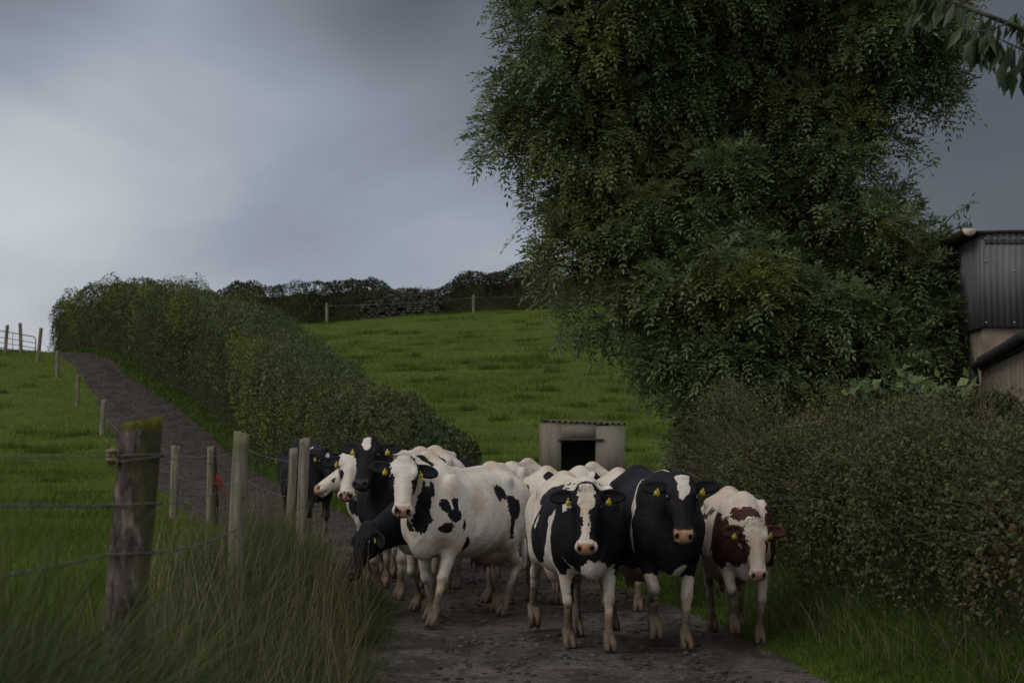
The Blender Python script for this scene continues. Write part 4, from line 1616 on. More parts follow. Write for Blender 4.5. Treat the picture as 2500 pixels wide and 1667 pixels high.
    inhead = (L[:, 0] > -.09) & (L[:, 0] < .62) & (np.abs(L[:, 1]) < .16) & (L[:, 2] > -.24) & (L[:, 2] < .12)
    hd = np.where(inhead, 1.0, 0.0)
    hd *= np.where((L[:, 0] < .10) & (L[:, 2] < -.10 - L[:, 0] * .4), 0.0, 1.0)
    ear = np.zeros(len(V))
    for c, E in ears:
        e = (V - c) @ E
        ear = np.maximum(ear, ((np.abs(e[:, 0] - .01) < .135) & (e[:, 0] > -.085) & (np.abs(e[:, 1]) < .085) & (np.abs(e[:, 2]) < .06)).astype(float))
    base = P.get("base", -1)                           # -1 white, +1 dark
    d = np.full(len(V), base * .2)
    hb = P.get("hbase", base)
    d = np.where(hd > 0, hb * .2, d)
    X = V / 1.0
    for op in P.get("ops", []):
        kind, frame = op[0], op[1]
        s = 1.0 if kind == 'd' else -1.0
        m = hd > 0 if frame == 'h' else hd == 0
        C = L if frame == 'h' else X
        if op[2] == 'blaze':
            tab = np.array(op[3], float)
            hw = np.interp(C[:, 0], tab[:, 0], tab[:, 1], left=-.05, right=-.05)
            w0 = np.interp(C[:, 0], tab[:, 0], tab[:, 2]) if tab.shape[1] > 2 else 0
            f = np.minimum(hw - np.abs(C[:, 1] - w0), (C[:, 2] + .03) * .8)
        elif op[2] == 'below':
            f = op[3] - C[:, 2]
            if len(op) > 4:
                f = np.minimum(f, op[4](C))
        elif op[2] == 'muzzle':
            f = C[:, 0] - op[3]
        else:
            c, r = np.array(op[2], float), np.array(op[3], float)
            f = (1 - np.sqrt((((C - c) / r) ** 2).sum(1))) * r.min()
        f = np.where(m, f, -1)
        f = np.clip(f, -.2, .2)
        d = np.maximum(d, f) if s > 0 else np.minimum(d, -f)
    d = np.where(ear > 0, P.get("earcol", 1) * .1, d)
    hoof = np.zeros(len(V))
    mud = np.zeros(len(V))
    for Hf, F, dz in hoofs:
        r = np.linalg.norm((V - (Hf + np.array((.0, 0, .05)))) * np.array((.9, 1, 1.0)), axis=1)
        top = (V[:, 2] - Hf[2])
        hoof = np.maximum(hoof, np.clip((.082 - top) / .012, 0, 1) * (r < .15))
        near = np.clip(1 - np.abs(V[:, 1] - Hf[1]) / .13, 0, 1) > 0.05
        mud = np.maximum(mud, np.where(near & (np.abs(V[:, 0] - F[0]) < .40), np.clip((.66 - top) / .52, 0, 1), 0))
    mud = np.maximum(mud, np.clip((.66 - V[:, 2]) / .3, 0, .55) * (V[:, 0] < .4))
    pk = P.get("pink", 1.0)
    pink = np.where(hd > 0, np.clip((L[:, 0] - .474 + .9 * np.maximum(np.abs(L[:, 1]) - .045, 0)) / .012, 0, 1) * np.clip((L[:, 2] + .052) / .012, 0, 1) * np.clip((.078 - np.abs(L[:, 1])) / .012, 0, 1), 0)
    ud = 1 - np.sqrt((((V - np.array((-.40, 0, .52))) / np.array((.26, .21, .15))) ** 2).sum(1))
    udder = np.clip(ud * 6 + .3, 0, 1)
    nost = np.zeros(len(V))
    for sg in (1, -1):
        r = np.linalg.norm((L - np.array((.522, sg * .051, .014))) * np.array((.75, 1.25, .8)), axis=1)
        nost = np.maximum(nost, np.clip((.024 - r) / .006, 0, 1))
    r = np.abs(L[:, 2] + .055)
    mouth = np.where((hd > 0) & (L[:, 0] > .45), np.clip((.010 - r) / .006, 0, 1), 0)
    nost = np.maximum(nost, mouth * .6)
    me = mesh_np(name, V, [Q], None, {"patch": d, "hoof": hoof, "mud": mud, "pink": pink, "nose": np.clip(nost, 0, 1), "udder": udder, "ear": ear}, True)
    return me, hp, M, ears


def cow_mat(name, dark, white, nose, nose2, dirty=1.12):
    m = Mat(name, 0.62, 0.28)
    p = m.attr("patch")
    n1 = m.noise(8, 3.5, 0.6)
    n2 = m.noise(75, 2.0, 0.6, m.mapped((1, 1, .35)))
    pp = m.math('ADD', p, m.math('MULTIPLY', m.math('SUBTRACT', n1, .5), .13))
    pp = m.math('ADD', pp, m.math('MULTIPLY', m.math('SUBTRACT', n2, .5), .030))
    f = m.step(pp, -.003, .003)
    ws = m.noise(3.0, 4.0, .6)
    w = m.mix(m.math('MULTIPLY', m.step(ws, .40, .70), .85), white, tuple(c * k for c, k in zip(white, (.79, .67, .54))))
    w = m.mix(m.step(m.noise(45, 3.0, .7), .56, .75, to=(0, .35)), w, tuple(c * k for c, k in zip(white, (.55, .46, .38))))
    dk = m.mix(m.step(m.noise(4.0, 3.0), .45, .7), dark, tuple(c * 1.7 for c in dark))
    c = m.mix(f, w, dk)
    c = m.mix(m.math('MULTIPLY', m.attr("udder"), m.math('SUBTRACT', .8, m.math('MULTIPLY', f, .4))), c, (.36, .21, .155))
    # mud and splashes on the legs and belly
    mn = m.noise(7.0, 5.0, .65)
    mud = m.math('MULTIPLY', m.step(m.math('ADD', m.attr("mud"), m.math('MULTIPLY', m.math('SUBTRACT', mn, .5), 1.1)), .30, .90), .85 * dirty)
    c = m.mix(mud, c, (.120, .080, .050))
    spl = m.step(m.noise(30, 3.0, .6), .60, .68)
    c = m.mix(m.math('MULTIPLY', spl, m.step(m.attr("mud"), .1, .7, to=(0, .8 * dirty))), c, (.055, .042, .032))
    pn = m.noise(22, 2.0, .5)
    c = m.mix(m.attr("pink"), c, m.mix(m.step(pn, .50, .56), nose, nose2))
    c = m.mix(m.attr("nose"), c, (.012, .009, .008))
    hn = m.noise(25, 3.0)
    c = m.mix(m.attr("hoof"), c, m.mix(hn, (.050, .034, .024), (.19, .125, .085)))
    m.color(c)
    m.set(m.b.inputs["Roughness"], m.math('SUBTRACT', .66, m.math('MULTIPLY', m.attr("pink"), .26)))
    fur = m.noise(160, 2.0, .6, m.mapped((1, 1, .25)))
    wr = m.noise(26, 3.0, .6)
    m.bump(m.math('ADD', m.math('MULTIPLY', fur, .35), m.math('MULTIPLY', m.math('ADD', wr, m.math('MULTIPLY', m.noise(9, 4, .65, m.mapped((2.2, 1, .8))), 1.6)), .8)), .65, .016)
    m.set(m.b.inputs["Specular IOR Level"], m.math('SUBTRACT', .28, m.math('MULTIPLY', f, .16)))
    return m.m


HOL = ((.0075, .0075, .0095), (.60, .535, .46))
COWM = {
    "hol_tan": cow_mat("coat_black_white_tan_nose", HOL[0], HOL[1], (.36, .21, .11), (.28, .13, .08)),
    "hol_pink": cow_mat("coat_black_white_pink_nose", HOL[0], HOL[1], (.42, .23, .16), (.045, .03, .026)),
    "hol_dark": cow_mat("coat_black_white_dark_nose", HOL[0], HOL[1], (.03, .028, .028), (.05, .045, .045)),
    "red": cow_mat("coat_red_white", (.042, .016, .011), (.52, .44, .37), (.36, .20, .14), (.30, .16, .11)),  # white toned darker, putting the shade over this cow into its coat
}
m_eye = Mat("cow_eye", 0.08, 0.6).color((.006, .005, .005)).m
mt = Mat("yellow_ear_tag", 0.45, 0.4)
m_tag = mt.color(mt.mix(mt.step(mt.noise(60, 3), .5, .75, to=(0, .6)), (.42, .31, .018), (.20, .15, .016))).m
m_hair_b = Mat("black_hair", 0.6, 0.3).color((.010, .009, .009)).m
m_hair_w = Mat("cream_hair", 0.7, 0.2).color((.46, .38, .30)).m


def cow(P, at, heading, label, scale=1.0, h=.0100, mat="hol_tan", detail=True, group="dairy herd walking along the lane"):
    """heading = (x, y) world direction of the walk"""
    rz = math.atan2(heading[1], heading[0])
    root = thing("cow", label, "cow", (at[0], at[1], P.get("z", 0.0)), group, rz, scale)
    me, hp, M, ears = cow_mesh("cow_body", P, h)
    me.materials.append(COWM[mat])
    link("body", me, root)
    if not detail:
        return root
    H = lambda s, w, q: hp + M @ np.array((s, w, q))
    for sg in (1, -1):
        bm_v, bm_q = [], []
        mb = MB()
        n, k = 12, 8
        V = []
        for i in range(k + 1):
            th = PI * i / k
            for j in range(n):
                ph = 2 * PI * j / n
                V.append((  .027 * math.sin(th) * math.cos(ph), .018 * math.cos(th), .021 * math.sin(th) * math.sin(ph)))
        q = [(i * n + j, i * n + (j + 1) % n, (i + 1) * n + (j + 1) % n, (i + 1) * n + j) for i in range(k) for j in range(n)]
        V = np.array(V) @ M.T + H(.165, sg * .1125, .014)
        mb.add(V, q)
        mb.build("eye", m_eye, root, True)
        if not P.get("tags", True):
            continue
        c, E = ears[0 if sg > 0 else 1]
        o = c + E[:, 2] * .012 - E[:, 0] * (.045 + .02 * math.sin(len(label) * 2.3 + sg)) + E[:, 1] * np.sign(E[:, 1] @ M[:, 0]) * .028
        down = M[:, 0] * .85 + np.array((0, 0, -.5)) + E[:, 0] * (.35 * math.sin(len(label) * 1.7 + 2 * sg))
        down = unit(down)
        side = unit(np.cross(down, E[:, 2]))
        nr = np.cross(side, down)
        nr = nr if nr @ E[:, 2] > 0 else -nr
        out = [(-.006, -.004), (.006, -.004), (.010, .010), (.021, .016), (.023, .048), (.019, .053), (-.019, .053), (-.023, .048), (-.021, .016), (-.010, .010)]
        mb = MB()
        f = np.array([o + side * a + down * b + nr * .010 for a, b in out])
        bk = f - nr * .005
        nn = len(out)
        mb.add(np.concatenate([f, bk]), [(i, (i + 1) % nn, nn + (i + 1) % nn, nn + i) for i in range(nn)],
               [(0, i + 1, i) for i in range(1, nn - 1)] + [(nn, nn + i, nn + i + 1) for i in range(1, nn - 1)])
        an = np.arange(8) * PI / 4
        mb.add(np.array([o + nr * .018 + .008 * (math.cos(t) * side + math.sin(t) * down) for t in an]), [], [(0, i, i + 1) for i in range(1, 7)])
        mb.build("ear_tag", m_tag, root)
    tf = P.get("tuft")
    if tf:
        rng = np.random.default_rng(len(label))
        n = 260
        w = rng.normal(0, .038, n)
        s = rng.uniform(-.05, .03, n)
        P0 = np.stack([s, w, .05 - 3.0 * w ** 2 + .02 * np.clip(s, -.05, 0)], 1)
        ax = np.stack([rng.uniform(.1, .9, n), w * 6 + rng.normal(0, .3, n), rng.uniform(.2, .8, n)], 1)
        V, t, r = leaf_arrays(P0, ax, rand_dirs(n, rng), rng.uniform(.03, tf[1], n), np.full(n, .006), rng.random(n))
        me = mesh_np("poll_hair", V @ M.T + hp, [t], m_hair_b if tf[0] == 'b' else m_hair_w)
        link("hair", me, root, kind="stuff")
    return root


# --- patterns (body: x forward, y to the cow's left, z up; head: s down the face, w to its left, q out of the forehead)
A_OPS = [('d', 'b', (.93, .12, 1.06), (.09, .2, .24)), ('d', 'b', (.83, .20, 1.24), (.04, .10, .07)),
         ('d', 'b', (.655, .26, 1.10), (.045, .14, .09)), ('d', 'b', (.725, .26, 1.07), (.045, .14, .07)), ('d', 'b', (.675, .26, 1.0), (.07, .14, .06)),
         ('d', 'b', (.75, .24, .885), (.065, .15, .05)), ('d', 'b', (.54, .25, .87), (.03, .12, .045)),
         ('d', 'b', (.47, .26, .70), (.045, .12, .11)), ('d', 'b', (-.18, .36, 1.17), (.12, .2, .09)), ('d', 'b', (-.34, .34, 1.03), (.12, .2, .12)),
         ('d', 'b', (-.30, .34, .86), (.05, .15, .11)), ('d', 'b', (-.74, .2, 1.13), (.06, .14, .09)), ('d', 'b', (.1, -.35, 1.0), (.3, .2, .25)),
         ('d', 'h', (.22, .135, -.05), (.17, .075, .12)), ('d', 'h', (.20, -.135, -.03), (.15, .085, .12)), ('d', 'h', (.06, .125, -.04), (.07, .05, .06)),
         ('d', 'h', (.06, -.125, -.04), (.07, .05, .06))]
cow(dict(poll=(1.17, .06, 1.48), hyaw=31, hpitch=57, hroll=-3, ops=A_OPS, ear=(.12, -.05), tail=.1,
         legs=dict(fl=(.25, -.03, 0), fr=(-.17, 0, 0), hl=(.26, 0, 0), hr=(-.16, 0, 0)), tuft=('w', .05)),
    (-.40, 17.6), (-.50, -.866), "white cow with black eye patches and heart-shaped black patch on its shoulder", .94, mat="hol_pink")

wl_legs = ('w', 'b', 'below', .60)
B_OPS = [('d', 'b', (.84, 0, .98), (.32, .34, .36)), ('w', 'b', (.86, .0, .60), (.3, .12, .16)), ('d', 'b', (.58, .27, .95), (.24, .14, .36)),
         ('d', 'b', (.60, -.25, .96), (.12, .16, .34)), ('w', 'b', (.43, -.30, .86), (.075, .2, .30)), ('w', 'b', (.50, -.28, 1.06), (.05, .15, .10)), ('d', 'b', (.10, -.36, .95), (.28, .2, .30)),
         ('w', 'b', (.25, -.38, .62), (.4, .2, .08)), ('d', 'b', (.02, .36, .98), (.26, .2, .36)), ('w', 'b', (.36, .36, .80), (.12, .2, .24)), ('d', 'b', (.30, .33, 1.02), (.05, .2, .12)),
         ('d', 'b', (.22, -.20, 1.24), (.50, .16, .18)), ('d', 'b', (.15, .20, 1.25), (.42, .15, .16)), ('w', 'b', (.55, -.02, 1.38), (.26, .09, .15)),
         ('w', 'b', (.66, -.17, 1.22), (.06, .04, .15)), ('w', 'b', (.56, .20, 1.22), (.06, .05, .20)), ('d', 'b', (.90, .03, 1.22), (.17, .11, .13)),
         ('w', 'b', (-.5, 0, 1.42), (.3, .22, .12)), ('w', 'b', (.06, -.37, 1.05), (.03, .1, .06)), ('d', 'b', (.36, .34, .74), (.025, .1, .03)),
         ('w', 'b', 'below', .60), ('d', 'b', (.52, -.10, .52), (.07, .06, .26)), ('d', 'b', (.50, -.10, .30), (.06, .05, .16)),
         ('w', 'h', 'blaze', [(-.02, .05, 0), (.04, .062, 0), (.13, .060, 0), (.17, .050, .004), (.22, .036, .004), (.30, .030, 0), (.40, .028, 0), (.44, .045, 0), (.47, .1, 0)]),
         ('w', 'h', 'muzzle', .455)]
cow(dict(poll=(1.18, -.14, 1.35), hyaw=-13, hpitch=66, hroll=3, base=-1, hbase=1, ops=B_OPS, ear=(.02, .0), tuft=('b', .06),
         legs=dict(fl=(.20, -.02, 0), fr=(-.10, .03, 0), hl=(.14, -.02, 0), hr=(-.24, -.03, .08))),
    (.49, 15.72), (.17, -.985), "black and white cow with a white blaze narrowing down its black face, hind hoof lifted", .91, mat="hol_tan", h=.0098)

C_OPS = [('w', 'b', (.52, -.235, 1.26), (.035, .10, .15)), ('w', 'b', (.575, -.27, 1.02), (.022, .12, .16)), ('w', 'b', (.45, 0, 1.42), (.06, .04, .03)),
         ('w', 'b', (.3, 0, .56), (.5, .25, .10)), ('w', 'b', (.80, .03, .60), (.2, .07, .10)), ('w', 'b', 'below', .60),
         ('d', 'b', (.56, -.17, .40), (.12, .10, .06)), ('d', 'b', (.56, .17, .66), (.14, .12, .10)), ('d', 'b', (.60, .16, .40), (.05, .09, .05)),
         ('w', 'h', 'blaze', [(.0, .052, 0), (.06, .060, 0), (.12, .05, 0), (.16, .034, 0), (.22, .008, 0), (.235, -.02, 0)])]
cow(dict(poll=(1.10, -.02, 1.37), hyaw=-11, hpitch=57, hroll=-2, base=1, hbase=1, ops=C_OPS, ear=(-.08, -.02), fat=.98,
         legs=dict(fl=(.18, -.05, 0), fr=(.10, .05, .11), hl=(.14, 0, 0), hr=(-.08, 0, 0))),
    (1.10, 15.86), (.17, -.985), "black cow with white triangle on its forehead and tan nose, white lower legs", .94, mat="hol_tan", h=.0098)

D_OPS = [('d', 'b', (.60, .23, 1.0), (.2, .14, .28)), ('d', 'b', (.62, -.23, .98), (.20, .14, .26)), ('d', 'b', (.84, -.12, .92), (.16, .15, .2)), ('d', 'b', (.74, 0, 1.22), (.22, .15, .08)),
         ('d', 'b', (-.05, .34, 1.08), (.45, .2, .22)), ('d', 'b', (-.05, -.3, 1.22), (.22, .10, .035)), ('d', 'b', (-.25, -.3, 1.16), (.22, .15, .03)),
         ('d', 'b', (.1, -.36, .80), (.05, .1, .07)), ('w', 'b', (.42, .0, 1.42), (.4, .1, .14)), ('d', 'b', (.45, 0, 1.44), (.10, .03, .10)), ('w', 'b', 'below', .60),
         ('d', 'h', (.24, .125, -.03), (.20, .062, .12)), ('d', 'h', (.24, -.125, -.03), (.20, .062, .12))]
cow(dict(poll=(1.07, .02, 1.15), hyaw=3, hpitch=65, hroll=2, base=-1, ops=D_OPS, ear=(.06, .04), tuft=('w', .06), fat=.94,
         legs=dict(fl=(.06, -.02, 0), fr=(.18, .05, .13), hl=(-.12, 0, 0), hr=(.12, 0, 0))),
    (1.80, 16.10), (.03, -1.0), "smaller red and white cow with brown cheeks walking beside the hedge", .82, mat="red", h=.0108)

E_OPS = [('w', 'h', 'blaze', [(-.005, .03, 0), (.03, .045, 0), (.08, .042, 0), (.13, .012, 0), (.15, -.02, 0)]),
         ('w', 'b', (-.3, .1, 1.3), (.35, .3, .22)), ('d', 'b', (-.2, 0, 1.40), (.08, .3, .12)), ('w', 'b', (.62, -.08, .66), (.13, .09, .17)), ('w', 'b', 'below', .62)]
cow(dict(poll=(1.03, .02, 1.56), hyaw=8, hpitch=52, hroll=4, base=1, hbase=1, ops=E_OPS, ear=(.02, -.08), pink=1,
         legs=dict(fl=(.1, 0, 0), fr=(-.1, 0, 0), hl=(.1, 0, 0), hr=(-.1, 0, 0))),
    (-1.02, 20.0), (-.35, -.94), "black cow holding its head high, small white patch on its brow", .98, mat="hol_dark", h=.0118)

F_OPS = [('d', 'h', (.13, -.12, -.02), (.08, .05, .09)), ('d', 'h', (.30, -.085, .01), (.06, .03, .05)), ('d', 'h', (.2, .12, -.02), (.10, .05, .09)), ('d', 'b', (.5, -.25, 1.1), (.14, .14, .10)),
         ('d', 'b', (0, .3, 1.0), (.3, .2, .3)), ('d', 'b', (.84, 0, .86), (.12, .2, .12))]
cow(dict(poll=(1.10, .02, 1.40), hyaw=18, hpitch=56, hroll=-8, base=-1, ops=F_OPS, ear=(.0, .22), legs=dict(fl=(.1, 0, 0), fr=(-.1, 0, 0))),
    (-1.20, 21.5), (-.42, -.907), "white faced cow with black ears and dark nose, half hidden by its black neighbour", 1.0, mat="hol_pink", h=.0118)

G_OPS = [('d', 'h', (.33, .07, .0), (.03, .03, .03)), ('d', 'b', (.66, -.2, 1.27), (.10, .12, .09)), ('d', 'b', (.90, -.1, 1.02), (.07, .2, .09)), ('d', 'b', (.84, -.15, .80), (.07, .15, .06)),
         ('d', 'b', (.72, .1, .62), (.2, .3, .08)), ('d', 'b', (-.1, .3, 1.1), (.3, .2, .2))]
cow(dict(poll=(1.13, -.02, 1.26), hyaw=-34, hpitch=30, hroll=0, base=-1, ops=G_OPS, ear=(.0, .1), legs=dict(fl=(.14, 0, 0), fr=(-.1, 0, 0))),
    (-1.12, 22.75), (-.50, -.866), "white cow turning its speckled face towards the fence", 1.0, mat="hol_pink", h=.0118)

H_OPS = [('w', 'h', (.10, 0, .06), (.05, .035, .06)), ('w', 'b', (-.93, 0, .5), (.12, .12, .14)), ('w', 'b', (.70, .1, 1.3), (.03, .12, .07)), ('w', 'b', 'below', .30)]
cow(dict(poll=(1.08, .05, 1.30), hyaw=14, hpitch=55, base=1, hbase=1, ops=H_OPS, tail=.5, z=.03),
    (-2.92, 28.4), (.27, -.96), "black cow standing behind the wooden fence posts with a white tail tip", 1.0, mat="hol_dark", h=.016)

I_OPS = [('w', 'b', 'below', .66), ('w', 'b', (.86, 0, .62), (.16, .09, .10))]
cow(dict(poll=(1.34, -.02, .88), hyaw=-10, hpitch=62, base=1, hbase=1, ops=I_OPS, ear=(.35, .35), legs=dict(fl=(.12, 0, 0), fr=(-.08, 0, 0)), tags=True),
    (-.50, 18.62), (-.62, -.785), "black cow with its head lowered into the rushes beside the lane", .90, mat="hol_dark", h=.0118)


def random_ops(seed, white=True):
    r = np.random.default_rng(seed)
    ops = []
    for i in range(9):
        x = r.uniform(-.8, .7)
        sg = r.choice((-1, 1))
        ops.append(('d' if white else 'w', 'b', (x, sg * r.uniform(.12, .32), r.uniform(.8, 1.32)), (r.uniform(.1, .26), .16, r.uniform(.08, .2))))
    ops += [('d', 'h', (.2, .12, 0), (.2, .07, .12)), ('d', 'h', (.2, -.12, 0), (.2, .07, .12)), ('w', 'b', 'below', .6)]
    return ops


back = [((-.25, 21.3), (-.30, -.95), 11, -1, "white backed cow behind the large white cow, hip bones showing"),
        ((.33, 19.7), (-.05, -1), 12, -1, "patched cow between the large white cow and the blaze faced cow"),
        ((.82, 21.9), (-.20, -.98), 14, -1, "white cow below the hut doorway, deep in the herd"),
        ((1.02, 18.9), (-.02, -1), 15, -1, "pale backed cow just behind the black cow with the forehead triangle"),
        ((.10, 24.4), (-.25, -.97), 17, -1, "black and white cow far back in the herd on the hut side"),
        ((-.72, 24.3), (-.28, -.96), 18, 1, "black backed cow at the tail of the herd below the hedge")]
for i, (p, hd_, sd, b, lab) in enumerate(back):
    sw = .16 if i % 2 else -.14
    cow(dict(poll=(1.10, .0, 1.12), hyaw=0, hpitch=60, base=b, hbase=b, ops=random_ops(sd, b < 0),
             legs=dict(fl=(sw, 0, 0), fr=(-sw, 0, 0), hl=(-sw, 0, 0), hr=(sw, 0, 0))), p, hd_, lab, .88, h=.014, mat="hol_pink")

# ================================================================== grass, rushes, flowers
def grass_mat(name, stops, dry, rough=.7, spec=.18, scale=.8):
    m = Mat(name, rough, spec)
    r, h = m.attr("rnd"), m.attr("h")
    n = m.noise(scale, 3.0)
    f = m.math('ADD', m.math('MULTIPLY', r, .55), m.math('MULTIPLY', m.math('SUBTRACT', n, .3), 1.0), clamp=True)
    c = m.ramp(f, stops)
    c = m.mix(m.math('MULTIPLY', m.step(h, .35, 1.0), m.step(r, .45, 1.0, to=(.0, .8))), c, dry)
    m.color(c)
    tr = m.node("ShaderNodeBsdfTranslucent")
    m.l.new(c, tr.inputs["Color"])
    mx = m.node("ShaderNodeMixShader")
    mx.inputs[0].default_value = .3
    m.l.new(m.b.outputs[0], mx.inputs[1])
    m.l.new(tr.outputs[0], mx.inputs[2])
    m.l.new(mx.outputs[0], m.n["Material Output"].inputs["Surface"])
    return m.m


GREENS = [(.08, (.042, .064, .008)), (.40, (.074, .112, .012)), (.65, (.102, .145, .016)), (.95, (.145, .175, .028))]
M_GRASS = grass_mat("pasture_grass", GREENS, (.095, .105, .030))
M_RUSH = grass_mat("rush_grass", [(.08, (.028, .044, .014)), (.40, (.050, .074, .018)), (.65, (.082, .100, .028)), (.95, (.140, .128, .052))], (.135, .090, .045), scale=.7)
M_VERGE = grass_mat("verge_grass", [(.08, (0.027, 0.054, 0.011)), (.40, (0.057, 0.102, 0.015)), (.65, (0.087, 0.138, 0.021)), (.95, (0.135, 0.173, 0.038))], (.11, .10, .045))
M_DRY = grass_mat("dry_stems", [(.1, (0.112, 0.083, 0.045)), (.5, (0.195, 0.150, 0.087)), (.9, (0.300, 0.247, 0.150))], (.16, .13, .08))
rng = np.random.default_rng(55)


def stuff_blades(name, parts, mat):
    V_, Q_, T_, R_, H_, n = [], [], [], [], [], 0
    for V, q, t, r, h in parts:
        V_.append(V); Q_.append(q + n); T_.append(t + n); R_.append(r); H_.append(h)
        n += len(V)
    me = mesh_np(name, np.concatenate(V_), [np.concatenate(Q_), np.concatenate(T_)], mat, {"rnd": np.concatenate(R_), "h": np.concatenate(H_)})
    return link(name, me, kind="stuff")


def scatter(n, y0, y1, xa, xb, bias=1.0):
    y = y0 + (y1 - y0) * rng.random(n) ** bias
    a, b = xa(y), xb(y)
    x = a + (b - a) * rng.random(n)
    return np.stack([x, y, ground_z(x, y) - .02], 1)


fence_x = lambda y: np.interp(y, [0, 5.8, 11.6, 17.4, 20.5, 24, 28, 33, 45, 66, 76, 84, 92], [-.9, -1.1, -1.63, -1.85, -2.25, -3.2, -4.2, -5.6, -8.4, -13.5, -16.6, -19.2, -22])

# long rushes along the fence, leaning over the lane's edge, in tussocks
parts = []
tus = scatter(640, 3.6, 20.0, lambda y: tab(T_XL, y) - np.interp(y, [3, 5.4, 7, 12, 20], [1.9, 1.6, 1.0, .95, .75]), lambda y: tab(T_XL, y) + np.interp(y, [3, 8, 11.5], [.3, .25, .16]), 1.0)
base_y = np.concatenate([rng.uniform(4.2, 5.55, 46), rng.uniform(4.3, 7.5, 70)])
base_x = np.concatenate([rng.uniform(-1.45, -.55, 46), rng.uniform(-2.1, -1.05, 70)])
tus = np.concatenate([tus, np.stack([base_x, base_y, ground_z(base_x, base_y)], 1)])
tn = rng.integers(45, 110, len(tus))
P = np.repeat(tus, tn, 0)
n = len(P)
P[:, :2] += rng.normal(0, .10, (n, 2))
P[:, 2] = ground_z(P[:, 0], P[:, 1]) - .02
hh = np.repeat(rng.uniform(.30, .66, len(tus)) * (.75 + .5 * np.clip(fbm(tus, .8, 61, 2) + .3, 0, 1)), tn) * rng.uniform(.55, 1.12, n)
hh *= np.repeat(np.concatenate([np.ones(len(tus) - 116), np.full(46, 1.48), np.full(70, 1.28)]), tn)
hh *= np.interp(P[:, 1], [3, 6, 8, 13, 20], [1.25, 1.2, 1.1, 1.05, .95])
near_lane = np.clip(1 - (tab(T_XL, P[:, 1]) - P[:, 0]) / .55, 0, 1)
hh *= 1 - .45 * near_lane
ln = rng.normal(0, .17, (n, 2)) + np.repeat(rng.normal(0, .13, (len(tus), 2)), tn, 0) + np.stack([.20 * near_lane + .015, -.02 + 0 * near_lane], 1)
parts.append(blade_arrays(P, hh, ln * (hh / .6)[:, None], rng.uniform(.0035, .0075, n), np.clip(np.repeat(rng.random(len(tus)), tn) * .55 + rng.random(n) * .45, 0, 1), segs=4, rng=rng))
stuff_blades("rushes", parts, M_RUSH)

# thin brown seed heads among the rushes
P = scatter(1200, 3.6, 19, lambda y: tab(T_XL, y) - 1.1, lambda y: tab(T_XL, y) + .05)
n = len(P)
ln = rng.normal(0, .16, (n, 2)) + np.array((.05, 0))
stuff_blades("dry_stems", [blade_arrays(P, rng.uniform(.55, .95, n), ln, rng.uniform(.003, .005, n), rng.random(n), segs=4, rng=rng)], M_DRY)

# pasture left of the fence and fading up the hill
parts = []
for (n, y0, y1, wx, h0, h1, w0, w1) in ((52000, 4.5, 14, 5.0, .10, .32, .004, .008), (70000, 14, 28, 7.0, .08, .26, .005, .009), (80000, 28, 55, 13, .06, .18, .007, .012), (80000, 55, 101, 24, .06, .17, .012, .022)):
    P = scatter(n, y0, y1, lambda y: fence_x(y) - wx, lambda y: np.minimum(tab(T_XL, y) - .02, fence_x(y) + 1.2))
    tall = .75 + .9 * np.clip(fbm(P, .55, 8, 2) + .1, 0, 1)
    hgt = rng.uniform(h0, h1, n) * tall
    parts.append(blade_arrays(P, hgt, rng.normal(0, .38, (n, 2)) * hgt[:, None] + np.array((.02, 0)), rng.uniform(w0, w1, n), np.clip(.6 * rng.random(n) + .4 * (fbm(P, .9, 2, 2) * .5 + .5), 0, 1), rng=rng))
# the field beyond the hedge
for (n, y0, y1, h0, h1, w0, w1) in ((45000, 27, 52, .07, .18, .007, .012), (110000, 52, 119, .07, .17, .012, .024)):
    P = scatter(n, y0, y1, lambda y: tab(T_XR, y) + np.interp(y, [27, 33, 45, 68, 119], [.3, 1.2, 2.5, 3.4, 9]), lambda y: .10 * y + 3 + 0 * y)
    tall = .7 + 1.5 * np.clip(fbm(P * np.array((1, .6, 1)), .30, 18, 2) + .05, 0, 1) ** 1.3
    hgt = rng.uniform(h0, h1, n) * tall
    parts.append(blade_arrays(P, hgt, rng.normal(0, .38, (n, 2)) * hgt[:, None], rng.uniform(w0, w1, n), np.clip(.6 * rng.random(n) + .4 * (fbm(P, .4, 2, 2) * .5 + .5), 0, 1), rng=rng))
# darker tussocks dotted over both fields
for (n, k, y0, y1, xa, xb, h0, h1, w_) in ((150, 90, 30, 100, lambda y: fence_x(y) - .26 * y * .55 - 3, lambda y: fence_x(y) - .3, .12, .30, .02),
                                           (260, 110, 45, 118, lambda y: tab(T_XR, y) + np.interp(y, [27, 33, 45, 68, 119], [.3, 1.2, 2.5, 3.4, 9]), lambda y: .10 * y + 3, .14, .34, .022)):
    T0 = scatter(n, y0, y1, xa, xb)
    rr0 = rng.uniform(.12, .5, n)
    P = np.repeat(T0, k, 0)
    P[:, :2] += rng.normal(0, 1, (n * k, 2)) * np.repeat(rr0, k)[:, None] * np.array((1.3, .7))
    P[:, 2] = ground_z(P[:, 0], P[:, 1]) - .02
    hgt = rng.uniform(h0, h1, n * k) * np.repeat(rng.uniform(.6, 1.1, n), k)
    parts.append(blade_arrays(P, hgt, rng.normal(0, .3, (n * k, 2)) * hgt[:, None], np.full(n * k, w_), rng.uniform(.05, .30, n * k), rng=rng))
stuff_blades("grass", parts, M_GRASS)

